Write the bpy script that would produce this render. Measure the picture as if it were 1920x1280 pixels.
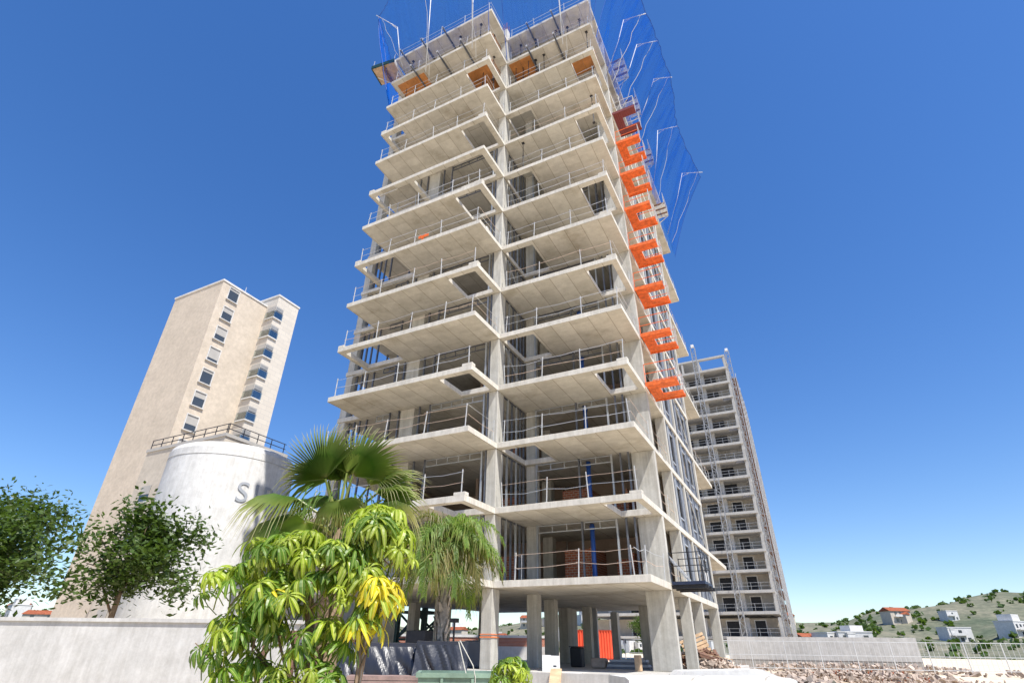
import bpy, bmesh, math, random
from mathutils import Vector, Matrix, noise
random.seed(7)
for o in list(bpy.data.objects): bpy.data.objects.remove(o)
S = bpy.context.scene; COL = S.collection
R = math.radians

# ------------------------------------------------------------ camera, sky, sun, exposure
CAM = Vector((11.6716, -21.22, 1.65)); YAW, PITCH, ROLL = -0.475, 0.5233, 0.0129
fw = Vector((math.sin(YAW)*math.cos(PITCH), math.cos(YAW)*math.cos(PITCH), math.sin(PITCH)))
rt = Vector((math.cos(YAW), -math.sin(YAW), 0)); up = rt.cross(fw)
r2 = rt*math.cos(ROLL)+up*math.sin(ROLL); u2 = up*math.cos(ROLL)-rt*math.sin(ROLL)
cd = bpy.data.cameras.new('camera'); co = bpy.data.objects.new('camera', cd); COL.objects.link(co)
m = Matrix((r2, u2, -fw)).transposed().to_4x4(); m.translation = CAM; co.matrix_world = m
cd.sensor_fit = 'HORIZONTAL'; cd.sensor_width = 36; cd.lens = 993.55/1920*36; cd.clip_end = 5000; cd.clip_start = .05
S.camera = co
SUN = Vector((.52, -.26, 1)).normalized()
W = bpy.data.worlds.new('World'); S.world = W; W.use_nodes = True
wn = W.node_tree.nodes; wl = W.node_tree.links
sky = wn.new('ShaderNodeTexSky'); sky.sky_type = 'NISHITA'; sky.sun_disc = False
sky.sun_elevation = math.asin(SUN.z); sky.sun_rotation = math.atan2(SUN.x, SUN.y)
sky.altitude = 200; sky.air_density = 1.0; sky.dust_density = .2; sky.ozone_density = 3.5
hs = wn.new('ShaderNodeHueSaturation'); hs.inputs['Saturation'].default_value = 1.38; hs.inputs['Hue'].default_value = .512
gm = wn.new('ShaderNodeGamma'); gm.inputs[1].default_value = .83
wl.new(sky.outputs[0], gm.inputs[0]); wl.new(gm.outputs[0], hs.inputs['Color']); wl.new(hs.outputs[0], wn['Background'].inputs[0])
wn['Background'].inputs[1].default_value = .135
sl = bpy.data.lights.new('sun', 'SUN'); sl.energy = 4.4; sl.angle = R(.53); sl.color = (1, .96, .89)
so = bpy.data.objects.new('sun', sl); COL.objects.link(so); so.rotation_euler = (-SUN).to_track_quat('-Z', 'Y').to_euler()
so.location = (40, -30, 80)
S.view_settings.view_transform = 'Standard'; S.view_settings.look = 'None'; S.view_settings.exposure = .82; S.view_settings.gamma = 1
S.view_settings.use_curve_mapping = False
S.render.engine = 'CYCLES'; S.cycles.max_bounces = 8; S.cycles.transparent_max_bounces = 16

# ------------------------------------------------------------ materials
MATS = {}
class NT:
    def __init__(s, name):
        s.m = bpy.data.materials.new(name); s.m.use_nodes = True; s.t = s.m.node_tree; s.b = s.t.nodes['Principled BSDF']
        s.out = s.t.nodes['Material Output']; MATS[name] = s.m
    def n(s, k, **kw):
        x = s.t.nodes.new('ShaderNode'+k)
        for a, v in kw.items(): setattr(x, a, v)
        return x
    def l(s, a, b): s.t.links.new(a, b)
    def sv(s, x, **kw):
        for k, v in kw.items(): x.inputs[k.replace('_', ' ')].default_value = v
        return x
    def pos(s): return s.n('NewGeometry').outputs['Position']
    def ramp(s, fac, stops):
        r = s.n('ValToRGB'); s.l(fac, r.inputs[0]); e = r.color_ramp.elements
        while len(e) < len(stops): e.new(.5)
        for q, (p, c) in zip(e, stops): q.position = p; q.color = (*c, 1) if len(c) == 3 else c
        return r.outputs[0]
    def noise(s, vec, scale, detail=6, rough=.6):
        x = s.n('TexNoise'); s.sv(x, Scale=scale, Detail=detail, Roughness=rough)
        if vec is not None: s.l(vec, x.inputs['Vector'])
        return x.outputs['Fac']
    def mix(s, f, a, b, mode='MIX'):
        x = s.n('Mix', data_type='RGBA', blend_type=mode)
        for v, i in ((f, 0), (a, 6), (b, 7)):
            if hasattr(v, 'is_linked'): s.l(v, x.inputs[i])
            else: x.inputs[i].default_value = v if i == 0 else ((*v, 1) if len(v) == 3 else v)
        return x.outputs[2]
    def math(s, op, a, b=0.):
        x = s.n('Math', operation=op)
        for v, i in ((a, 0), (b, 1)):
            if hasattr(v, 'is_linked'): s.l(v, x.inputs[i])
            else: x.inputs[i].default_value = v
        return x.outputs[0]
    def bump(s, h, st=.3, d=.01):
        x = s.n('Bump'); s.sv(x, Strength=st, Distance=d); s.l(h, x.inputs['Height']); s.l(x.outputs[0], s.b.inputs['Normal'])

def simple(name, c, rough=.7, metal=0, var=.25, scale=3, spec=.4):
    k = NT(name); p = k.pos(); f = k.noise(p, scale)
    a = tuple(x*(1-var) for x in c); b = tuple(min(1, x*(1+var*.6)) for x in c)
    k.l(k.ramp(f, ((.3, a), (.7, b))), k.b.inputs['Base Color'])
    k.sv(k.b, Roughness=rough, Metallic=metal); k.b.inputs['Specular IOR Level'].default_value = spec
    k.bump(k.noise(p, scale*9), .15, .004)
    return k.m

def concrete(name, base, panels=True, stain=.5):
    k = NT(name); p = k.pos(); g = k.n('NewGeometry'); sep = k.n('SeparateXYZ'); k.l(g.outputs['Normal'], sep.inputs[0])
    hor = k.math('GREATER_THAN', k.math('ABSOLUTE', sep.outputs[2]), .6)
    ps = k.n('SeparateXYZ'); k.l(p, ps.inputs[0])
    fine = k.noise(p, 14, 8, .7); big = k.noise(p, .55, 5, .6); mid = k.noise(p, 2.3, 6, .65)
    col = k.ramp(big, ((.25, tuple(x*.86 for x in base)), (.75, tuple(x*1.08 for x in base))))
    col = k.mix(.55, col, k.ramp(mid, ((.3, (.72, .71, .69)), (.65, (1.05, 1.05, 1.05)))), 'MULTIPLY')
    col = k.mix(.35, col, k.ramp(fine, ((.3, (.7, .7, .7)), (.7, (1.1, 1.1, 1.1)))), 'MULTIPLY')
    if panels:
        v = k.n('CombineXYZ'); k.l(ps.outputs[1], v.inputs[0]); k.l(ps.outputs[0], v.inputs[1])
        # wobble so the formwork joints are not ruler-drawn
        br = k.n('TexBrick', offset=.5, squash=1); k.l(v.outputs[0], br.inputs['Vector'])
        k.sv(br, Scale=1, Mortar_Size=.024, Mortar_Smooth=.5, Bias=0, Brick_Width=900, Row_Height=.98)
        br.inputs['Color1'].default_value = (1, 1, .99, 1); br.inputs['Color2'].default_value = (.9, .89, .87, 1); br.inputs['Mortar'].default_value = (.56, .52, .46, 1)
        b2 = k.n('TexBrick', offset=.35); k.l(v.outputs[0], b2.inputs['Vector'])
        k.sv(b2, Scale=1, Mortar_Size=.009, Mortar_Smooth=.6, Brick_Width=.62, Row_Height=.98)
        b2.inputs['Color1'].default_value = (1, 1, 1, 1); b2.inputs['Color2'].default_value = (.86, .855, .84, 1); b2.inputs['Mortar'].default_value = (.78, .76, .72, 1)
        sm = k.mix(1, br.outputs[0], b2.outputs[0], 'MULTIPLY')
        fm = k.math('MULTIPLY', hor, .85)
        col = k.mix(fm, col, k.mix(1, col, sm, 'MULTIPLY'))
        wt = k.noise(p, .42, 7, .62); col = k.mix(k.math('MULTIPLY', hor, .8), col, k.mix(1, col, k.ramp(wt, ((.36, (.72, .69, .63)), (.46, (.97, .965, .95)), (.7, (1.05, 1.05, 1.04)))), 'MULTIPLY'))
        # vertical board marks and drip stains on upright faces
        sc = k.n('VectorMath', operation='MULTIPLY'); k.l(p, sc.inputs[0]); sc.inputs[1].default_value = (7, 7, .35)
        st = k.noise(sc.outputs[0], 1.0, 4, .6)
        ver = k.math('SUBTRACT', 1, hor)
        col = k.mix(k.math('MULTIPLY', ver, .4*stain/.5), col, k.mix(1, col, k.ramp(st, ((.35, (.66, .64, .6)), (.6, (1.04, 1.04, 1.03)))), 'MULTIPLY'))
    k.l(col, k.b.inputs['Base Color']); k.sv(k.b, Roughness=.86); k.b.inputs['Specular IOR Level'].default_value = .25
    k.bump(k.math('ADD', k.math('MULTIPLY', fine, .5), mid), .35, .012)
    return k.m

concrete('concrete', (.655, .622, .555)); concrete('concrete_column', (.52, .505, .465), stain=.7); concrete('concrete_pale', (.54, .53, .51), stain=.35); concrete('concrete_dark', (.36, .34, .31), panels=False)
concrete('concrete_far', (.47, .46, .44), panels=False); concrete('white_render', (.70, .69, .67), stain=.3)
concrete('wall_beige', (.55, .49, .41), panels=False); concrete('wall_peach', (.60, .515, .415), panels=False); concrete('white_wall', (.64, .63, .61), panels=False)
def tile_mat():
    k = NT('tile_cladding'); p = k.pos(); ps = k.n('SeparateXYZ'); k.l(p, ps.inputs[0]); v = k.n('CombineXYZ')
    k.l(k.math('ADD', ps.outputs[1], ps.outputs[0]), v.inputs[0]); k.l(ps.outputs[2], v.inputs[1])
    b = k.n('TexBrick', offset=.5); k.l(v.outputs[0], b.inputs['Vector']); k.sv(b, Scale=1, Mortar_Size=.02, Brick_Width=1.3, Row_Height=.62)
    b.inputs['Color1'].default_value = (.60, .545, .465, 1); b.inputs['Color2'].default_value = (.55, .50, .43, 1); b.inputs['Mortar'].default_value = (.44, .415, .38, 1)
    k.l(k.mix(.4, b.outputs[0], k.ramp(k.noise(p, .3), ((.3, (.85, .85, .85)), (.7, (1.05, 1.05, 1.05)))), 'MULTIPLY'), k.b.inputs['Base Color']); k.sv(k.b, Roughness=.75)
tile_mat()
def brick_mat():
    k = NT('brick'); p = k.pos(); ps = k.n('SeparateXYZ'); k.l(p, ps.inputs[0]); v = k.n('CombineXYZ')
    k.l(k.math('ADD', ps.outputs[1], ps.outputs[0]), v.inputs[0]); k.l(ps.outputs[2], v.inputs[1])
    b = k.n('TexBrick'); k.l(v.outputs[0], b.inputs['Vector']); k.sv(b, Scale=1, Mortar_Size=.012, Brick_Width=.26, Row_Height=.12, Bias=-.2)
    b.inputs['Color1'].default_value = (.40, .12, .06, 1); b.inputs['Color2'].default_value = (.30, .085, .045, 1); b.inputs['Mortar'].default_value = (.42, .36, .3, 1)
    k.l(b.outputs[0], k.b.inputs['Base Color']); k.sv(k.b, Roughness=.9); k.bump(b.outputs['Fac'], -.4, .01)
brick_mat()
simple('partition', (.33, .25, .2), .9, var=.3, scale=.8)
simple('galv', (.62, .62, .61), .45, .55, .15, 6); simple('galv_white', (.54, .54, .53), .5, .15, .2, 6); simple('galv_dark', (.36, .365, .37), .5, .4, .25, 3)
simple('stud', (.15, .16, .185), .5, .5, .3, 2); simple('stud_light', (.42, .44, .46), .45, .5, .2, 2)
simple('prop_dark', (.05, .048, .05), .6, .3, .3, 8)
simple('rail_wood', (.52, .40, .32), .8, 0, .3, 4)
simple('orange_paint', (.76, .145, .025), .6, 0, .4, 4.5); simple('maroon_paint', (.17, .035, .035), .55, 0, .2, 1.6)
simple('container_red', (.78, .10, .045), .5, 0, .18, .9)
simple('pipe_blue', (.025, .085, .34), .4, 0, .12, 3)
simple('plywood', (.52, .215, .065), .65, 0, .35, 1.3); simple('timber', (.52, .36, .22), .8, 0, .35, 3); simple('timber_dark', (.20, .11, .075), .8, 0, .4, 4)
simple('deck_board', (.30, .205, .18), .7, 0, .25, 6)
simple('black_paint', (.025, .026, .032), .5, .2, .3, 5); simple('navy_steel', (.03, .04, .075), .5, .3, .25, 3)
simple('crane_green', (.012, .05, .05), .5, .2, .25, 3); simple('skip_green', (.22, .32, .245), .6, .1, .45, 2.5)
simple('panel_grey', (.15, .165, .20), .6, .15, .25, 1.2); simple('panel_pale', (.42, .44, .47), .6, .1, .2, 1.2)
simple('frame_grey', (.25, .25, .25), .6, 0, .2, 2); simple('shutter', (.40, .38, .35), .7, 0, .1, 1)
simple('sign_grey', (.33, .35, .38), .6, 0, .1, 1); simple('box_white', (.75, .74, .72), .7, 0, .12, 3)
simple('rust', (.30, .085, .035), .85, .1, .5, 1.5); simple('rope', (.5, .48, .42), .9, 0, .2, 9); simple('tape', (.75, .22, .08), .6, 0, .2, 5)
simple('rubble', (.42, .34, .28), .95, 0, .45, 1.8); simple('foil', (.7, .7, .72), .25, .7, .3, 12)
def gmat():
    k = NT('ground_earth'); p = k.pos(); a = k.noise(p, .08, 6); b = k.noise(p, 1.7, 8, .7)
    c = k.ramp(a, ((.35, (.57, .475, .35)), (.65, (.69, .585, .44)))); c = k.mix(.5, c, k.ramp(b, ((.3, (.7, .68, .65)), (.7, (1.1, 1.1, 1.1)))), 'MULTIPLY')
    k.l(c, k.b.inputs['Base Color']); k.sv(k.b, Roughness=.95); k.bump(b, .5, .05)
    k = NT('hill_scrub'); p = k.pos(); a = k.noise(p, .02, 8, .7); b = k.noise(p, .25, 8, .7)
    c = k.ramp(a, ((.35, (.10, .12, .085)), (.65, (.25, .23, .18)))); c = k.mix(.7, c, k.ramp(b, ((.35, (.4, .45, .4)), (.65, (1.2, 1.15, 1.05)))), 'MULTIPLY')
    k.l(c, k.b.inputs['Base Color']); k.sv(k.b, Roughness=1); k.b.inputs['Specular IOR Level'].default_value = .1
gmat()
def glass_mat():
    k = NT('glass'); k.b.inputs['Base Color'].default_value = (.05, .06, .07, 1); k.sv(k.b, Roughness=.08); k.b.inputs['Specular IOR Level'].default_value = .7
    f = k.noise(k.pos(), .5); k.bump(f, .05, .02)
    k = NT('balustrade_glass'); t = k.n('BsdfTransparent'); t.inputs[0].default_value = (.75, .82, .82, 1); g = k.n('BsdfGlossy'); k.sv(g, Roughness=.06); x = k.n('MixShader'); x.inputs[0].default_value = .22
    k.l(t.outputs[0], x.inputs[1]); k.l(g.outputs[0], x.inputs[2]); k.l(x.outputs[0], k.out.inputs[0])
glass_mat()
def tarp_mat():
    k = NT('tarp'); p = k.pos(); k.b.inputs['Base Color'].default_value = (.018, .02, .03, 1); k.sv(k.b, Roughness=.4); k.b.inputs['Specular IOR Level'].default_value = .6
    sc = k.n('VectorMath', operation='MULTIPLY'); k.l(p, sc.inputs[0]); sc.inputs[1].default_value = (1, 1, .35)
    k.bump(k.noise(sc.outputs[0], 5, 5, .55), .5, .06)
tarp_mat()
def net_mat(name, op, col):
    k = NT(name); uv = k.n('UVMap').outputs[0]
    t = k.n('BsdfTransparent'); d = k.n('BsdfDiffuse'); d.inputs[0].default_value = (*col, 1); tr = k.n('BsdfTranslucent'); tr.inputs[0].default_value = (*col, 1)
    m1 = k.n('MixShader'); m1.inputs[0].default_value = .5; k.l(d.outputs[0], m1.inputs[1]); k.l(tr.outputs[0], m1.inputs[2])
    sc = k.n('VectorMath', operation='MULTIPLY'); k.l(uv, sc.inputs[0]); sc.inputs[1].default_value = (26, 1.1, 1)
    f = k.noise(sc.outputs[0], 1.0, 3, .5)
    op2 = k.ramp(f, ((.34, (op*.55,)*3), (.5, (op*.85,)*3), (.56, (min(1, op*1.45),)*3), (.6, (op*.9,)*3), (.72, (min(1, op*1.55),)*3)))
    m2 = k.n('MixShader'); k.l(op2, m2.inputs[0]); k.l(t.outputs[0], m2.inputs[1]); k.l(m1.outputs[0], m2.inputs[2]); k.l(m2.outputs[0], k.out.inputs[0])
net_mat('net_blue', .44, (.006, .12, .62)); net_mat('net_sheer', .17, (.004, .14, .62))
def leaf_mat(name, stops, midrib=None, trans=.35, rough=.42, var=.25):
    k = NT(name); uv = k.n('UVMap'); s = k.n('SeparateXYZ'); k.l(uv.outputs[0], s.inputs[0])
    c = k.ramp(s.outputs[1], stops)
    if midrib:
        d = k.math('ABSOLUTE', k.math('SUBTRACT', s.outputs[0], .5)); c = k.mix(k.math('LESS_THAN', d, .07), c, midrib)
    oi = k.n('ObjectInfo'); nz = k.noise(k.pos(), 6, 3)
    f = k.math('ADD', k.math('MULTIPLY', oi.outputs['Random'], .5), k.math('MULTIPLY', nz, .5))
    c = k.mix(1, c, k.ramp(f, ((.2, (1-var,)*3), (.8, (1+var, 1+var*.9, 1-var*.2)))), 'MULTIPLY')
    k.l(c, k.b.inputs['Base Color']); k.sv(k.b, Roughness=rough); k.b.inputs['Specular IOR Level'].default_value = .45
    t = k.n('BsdfTranslucent'); k.l(k.mix(1, c, (1.5, 1.6, .7), 'MULTIPLY'), t.inputs[0]); x = k.n('MixShader'); x.inputs[0].default_value = trans
    k.l(k.b.outputs[0], x.inputs[1]); k.l(t.outputs[0], x.inputs[2]); k.l(x.outputs[0], k.out.inputs[0])
leaf_mat('fan_leaf', ((0, (.28, .25, .10)), (.1, (.15, .23, .04)), (.45, (.085, .175, .026)), (.8, (.20, .25, .07)), (1, (.46, .42, .30))))
leaf_mat('fan_leaf_pale', ((0, (.34, .32, .12)), (.1, (.20, .27, .06)), (.6, (.15, .21, .045)), (.85, (.25, .24, .08)), (1, (.5, .45, .3))))
leaf_mat('queen_leaf', ((0, (.15, .17, .05)), (.3, (.10, .18, .026)), (.8, (.165, .235, .045)), (1, (.30, .25, .09))), rough=.55)
leaf_mat('queen_leaf_dry', ((0, (.22, .20, .07)), (.3, (.15, .15, .04)), (.8, (.22, .19, .06)), (1, (.34, .27, .12))), rough=.5)
leaf_mat('umbrella_leaf', ((0, (.18, .25, .04)), (.15, (.10, .20, .018)), (1, (.12, .215, .024))), (.34, .40, .12), rough=.4)
leaf_mat('umbrella_leaf_lime', ((0, (.30, .32, .05)), (.15, (.24, .33, .028)), (1, (.29, .36, .036))), (.5, .5, .16), rough=.4)
leaf_mat('umbrella_leaf_yellow', ((0, (.42, .34, .03)), (.3, (.60, .52, .025)), (1, (.52, .42, .02))), (.68, .60, .16), rough=.42)
leaf_mat('tree_leaf', ((0, (.05, .09, .02)), (1, (.075, .12, .03))))
simple('bark', (.22, .155, .10), .9, 0, .4, 9); simple('bark_grey', (.34, .29, .24), .9, 0, .45, 12); simple('bark_fibre', (.5, .42, .34), .9, 0, .4, 15)
M = MATS

# ------------------------------------------------------------ mesh helpers
class MB:
    def __init__(s): s.v = []; s.f = []; s.uv = []
    def quad(s, *p, uv=None):
        i = len(s.v); s.v += [tuple(x) for x in p]; s.f.append(tuple(range(i, i+len(p)))); s.uv += uv or [(0, 0)]*len(p); return s
    def box(s, x0, x1, y0, y1, z0, z1):
        P = [(x, y, z) for z in (z0, z1) for y in (y0, y1) for x in (x0, x1)]
        i = len(s.v); s.v += P
        for f in ((0, 2, 3, 1), (4, 5, 7, 6), (0, 1, 5, 4), (2, 6, 7, 3), (0, 4, 6, 2), (1, 3, 7, 5)): s.f.append(tuple(i+j for j in f)); s.uv += [(0, 0)]*4
        return s
    def obox(s, c, ax, ay, az, hx, hy, hz):
        c = Vector(c); i = len(s.v)
        for z in (-1, 1):
            for y in (-1, 1):
                for x in (-1, 1): s.v.append(tuple(c+ax*x*hx+ay*y*hy+az*z*hz))
        for f in ((0, 2, 3, 1), (4, 5, 7, 6), (0, 1, 5, 4), (2, 6, 7, 3), (0, 4, 6, 2), (1, 3, 7, 5)): s.f.append(tuple(i+j for j in f)); s.uv += [(0, 0)]*4
        return s
    def bar(s, a, b, w, h=None):
        a = Vector(a); b = Vector(b); d = (b-a); L = d.length
        if L < 1e-6: return s
        d /= L; q = Vector((0, 0, 1)) if abs(d.z) < .9 else Vector((1, 0, 0)); x = d.cross(q).normalized(); y = x.cross(d)
        return s.obox((a+b)/2, x, d, y, w/2, L/2, (h or w)/2)
    def tube(s, pts, rad, n=6, t0=0, t1=1, cap=True):
        pts = [Vector(p) for p in pts]; N = len(pts); rad = rad if isinstance(rad, (list, tuple)) else [rad]*N; rings = []
        for k, p in enumerate(pts):
            d = (pts[min(k+1, N-1)]-pts[max(k-1, 0)]).normalized(); q = Vector((0, 0, 1)) if abs(d.z) < .95 else Vector((1, 0, 0)); x = d.cross(q).normalized(); y = x.cross(d)
            i = len(s.v); rings.append(i)
            for j in range(n): a = 2*math.pi*j/n; s.v.append(tuple(p+(x*math.cos(a)+y*math.sin(a))*rad[k]))
        for k in range(N-1):
            va, vb = t0+(t1-t0)*k/(N-1), t0+(t1-t0)*(k+1)/(N-1)
            for j in range(n):
                j2 = (j+1) % n; s.f.append((rings[k]+j, rings[k]+j2, rings[k+1]+j2, rings[k+1]+j)); s.uv += [(.2, va), (.2, va), (.2, vb), (.2, vb)]
        if cap:
            s.f.append(tuple(rings[0]+j for j in reversed(range(n)))); s.uv += [(.2, t0)]*n; s.f.append(tuple(rings[-1]+j for j in range(n))); s.uv += [(.2, t1)]*n
        return s
    def mesh(s, name, mat, smooth=False, uv=False):
        me = bpy.data.meshes.new(name); me.from_pydata(s.v, [], s.f); me.materials.append(M[mat])
        if uv:
            L = me.uv_layers.new(name='UVMap'); L.data.foreach_set('uv', [c for q in s.uv for c in q])
        if smooth: me.polygons.foreach_set('use_smooth', [True]*len(me.polygons))
        me.update(); return me
    def obj(s, name, mat, parent=None, smooth=False, uv=False): return link(name, s.mesh(name, mat, smooth, uv), parent)
def link(name, me, parent=None, loc=None):
    o = bpy.data.objects.new(name, me); COL.objects.link(o)
    if parent is not None: o.parent = parent
    if loc is not None: o.location = loc
    return o
def tag(o, label, cat, group=None):
    o['label'] = label; o['category'] = cat
    if group: o['group'] = group
    return o
def thing(name, label, cat, loc=(0, 0, 0), rz=0, group=None):
    o = bpy.data.objects.new(name, None); COL.objects.link(o); o.location = loc; o.rotation_euler = (0, 0, rz); o.empty_display_size = .2
    return tag(o, label, cat, group)
def struct(o, kind='structure'): o['kind'] = kind; return o
def bx(name, mat, parent, *b): return MB().box(*b).obj(name, mat, parent)
def bevel(o, w=.02, seg=1):
    b = o.modifiers.new('bevel', 'BEVEL'); b.width = w; b.segments = seg; b.limit_method = 'ANGLE'; return o
ORD = ['', 'first', 'second', 'third', 'fourth', 'fifth', 'sixth', 'seventh', 'eighth', 'ninth', 'tenth', 'eleventh', 'twelfth', 'thirteenth', 'fourteenth']

# ------------------------------------------------------------ setting: ground, hills
def ground():
    me = MB(); N = 40; ext = 1800
    for i in range(N):
        for j in range(N):
            f = lambda t: ext*((t/N*2-1)**3)
            x0, x1, y0, y1 = f(i), f(i+1), f(j), f(j+1); me.quad((x0, y0, 0), (x1, y0, 0), (x1, y1, 0), (x0, y1, 0))
    struct(me.obj('ground', 'ground_earth'))
    # hills behind: a ring of rolling ground
    hb = MB(); nA, nR = 110, 9; P = {}
    for a in range(nA+1):
        th = R(-75+190*a/nA)
        for r in range(nR+1):
            d = 260+r*60; x = CAM.x-math.sin(th)*d; y = CAM.y+math.cos(th)*d
            hgt = 44*min(1, r/5)**1.1*(.5+.9*noise.noise(Vector((x*.004, y*.004, 3))))+6*noise.noise(Vector((x*.02, y*.02, 1)))*min(1, r/2)
            P[a, r] = (x, y, max(-.5, hgt if r else -.5))
    for a in range(nA):
        for r in range(nR): hb.quad(P[a, r], P[a+1, r], P[a+1, r+1], P[a, r+1])
    o = hb.obj('hills', 'hill_scrub', smooth=True); struct(o)
    return P, nA, nR
HP, HA, HR = ground()
def houses():
    body = MB().box(-5, 5, -4, 4, -4, 6.2).box(-5.15, 5.15, -4.15, 4.15, 6.2, 6.6).mesh('house_wall', 'white_wall')
    ext = MB().box(-2.5, 3.5, -3, 3, 6.6, 9.4).mesh('house_upper_storey', 'white_wall')
    win = MB().box(-.7, .7, -.08, .08, -.8, .8).mesh('window', 'glass')
    b2 = MB().box(-6.5, 6.5, -4, 4, -4, 5.6).mesh('house_wall', 'wall_beige'); rf = MB()
    rf.quad((-6.9, -4.5, 5.6), (6.9, -4.5, 5.6), (6.9, 0, 7.6), (-6.9, 0, 7.6)).quad((6.9, 4.5, 5.6), (-6.9, 4.5, 5.6), (-6.9, 0, 7.6), (6.9, 0, 7.6)).quad((-6.9, 4.5, 5.6), (-6.9, -4.5, 5.6), (-6.9, 0, 7.6)).quad((6.9, -4.5, 5.6), (6.9, 4.5, 5.6), (6.9, 0, 7.6)).quad((-6.9, -4.5, 5.59), (-6.9, 4.5, 5.59), (6.9, 4.5, 5.59), (6.9, -4.5, 5.59))
    roof = rf.mesh('roof', 'rust'); bal = MB().box(-4.6, 1.5, -5.6, -4.16, 2.8, 3.0).box(-4.6, 1.5, -5.6, -5.5, 3.0, 3.9).mesh('balcony', 'white_wall')
    rnd = random.Random(4)
    for i in range(110):
        a = rnd.randint(3, HA-3); r = rnd.choice((1, 2, 2, 3, 3, 4)); p = Vector(HP[a, r])
        t = thing('house', 'small white cubic house on the scrubby hillside beyond the building site', 'house', p, rnd.uniform(-.5, 1), 'white houses on the far hillside')
        kind = rnd.random(); sc = rnd.uniform(.75, 1.25); t.scale = (sc*rnd.uniform(.8, 1.3), sc, sc)
        if kind < .4:
            link('wall', b2, t); link('roof', roof, t); t['label'] = 'small beige house with red pitched roof on the scrubby hillside'; t['group'] = 'red-roofed houses on the far hillside'
        else: link('wall', body, t)
        if .4 < kind < .75: link('upper_storey', ext, t); t['label'] = 'small white house with a set-back upper storey on the scrubby hillside'; t['group'] = 'two-storey white houses on the far hillside'
        if rnd.random() < .5: link('balcony', bal, t)
        for x in (-3, 0, 3):
            for z in (1.2, 4.4):
                if rnd.random() < .8: link('window', win, t, (x, -4.02, z))
houses()
def scrub():
    rnd = random.Random(9); b = MB()
    for i in range(5200):
        a = rnd.randint(1, HA-2); r = rnd.randint(0, 5); f, g = rnd.random(), rnd.random(); p = Vector(HP[a, r]).lerp(Vector(HP[a+1, r]), f).lerp(Vector(HP[a, r+1]), g); s_ = rnd.uniform(.8, 2.6)
        for k in range(5):
            x = Vector((rnd.uniform(-1, 1), rnd.uniform(-1, 1), rnd.uniform(-.3, 1))).normalized(); y = x.cross(Vector((rnd.uniform(-1, 1), rnd.uniform(-1, 1), .5))).normalized(); q = p+Vector((rnd.uniform(-1, 1), rnd.uniform(-1, 1), rnd.uniform(.2, 1.1)))*s_*.6; b.quad(q-x*s_*.7, q-y*s_*.6, q+x*s_*.7, q+y*s_*.6, uv=[(0, 0), (1, .3), (1, 1), (0, .6)])
    o = b.obj('hillside_scrub', 'tree_leaf', None, False, True); struct(o, 'stuff'); o['label'] = 'dark green scrub and small trees dotted over the hillside'; o['category'] = 'scrub'
scrub()

# ------------------------------------------------------------ main tower
UW, D1, VB = 6.64, 2.57, 16.2
UL = -8.88; TH = .27
def zk(k): return 3.785+3.0*(k-1)
G0 = .9
T = thing('tower_block', 'tall bare concrete tower block under construction with staggered balcony slabs', 'building')
HOLES = {}
for k in range(1, 15):
    h = []
    if k in (2, 4, 6, 8, 10, 12): h.append((-2.02, -.33, -2.25, -.18)); h.append((4.94, 6.34, .33, 2.9))
    if k in (3, 5, 7): h.append((-8.57, -6.03, -2.24, -.28))
    if k == 11: h.append((-8.5, -7.2, -2.22, -.28))
    if k in (3, 5, 7, 9, 11): h.append((.08, 1.8, .38, 2.98))
    if k == 9: h += [(-8.6, -5.75, -2.24, -.28), (-5.42, -.35, -2.24, -.28)]
    HOLES[k] = h
def plate(rects, holes, z0, z1):
    xs = sorted({v for r in rects+holes for v in r[:2]}); ys = sorted({v for r in rects+holes for v in r[2:]})
    def ins(r, x, y): return r[0] < x < r[1] and r[2] < y < r[3]
    F = {}
    for i in range(len(xs)-1):
        for j in range(len(ys)-1):
            x = (xs[i]+xs[i+1])/2; y = (ys[j]+ys[j+1])/2
            F[i, j] = any(ins(r, x, y) for r in rects) and not any(ins(h, x, y) for h in holes)
    b = MB(); ix = {}
    def V(i, j, t):
        if (i, j, t) not in ix: ix[i, j, t] = len(b.v); b.v.append((xs[i], ys[j], z1 if t else z0))
        return ix[i, j, t]
    def face(*q): b.f.append(q); b.uv += [(0, 0)]*4
    for (i, j), f in F.items():
        if not f: continue
        face(V(i, j, 1), V(i+1, j, 1), V(i+1, j+1, 1), V(i, j+1, 1)); face(V(i, j, 0), V(i, j+1, 0), V(i+1, j+1, 0), V(i+1, j, 0))
        if not F.get((i-1, j)): face(V(i, j, 0), V(i, j, 1), V(i, j+1, 1), V(i, j+1, 0))
        if not F.get((i+1, j)): face(V(i+1, j, 0), V(i+1, j+1, 0), V(i+1, j+1, 1), V(i+1, j, 1))
        if not F.get((i, j-1)): face(V(i, j, 0), V(i+1, j, 0), V(i+1, j, 1), V(i, j, 1))
        if not F.get((i, j+1)): face(V(i, j+1, 0), V(i, j+1, 1), V(i+1, j+1, 1), V(i+1, j+1, 0))
    return b
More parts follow.
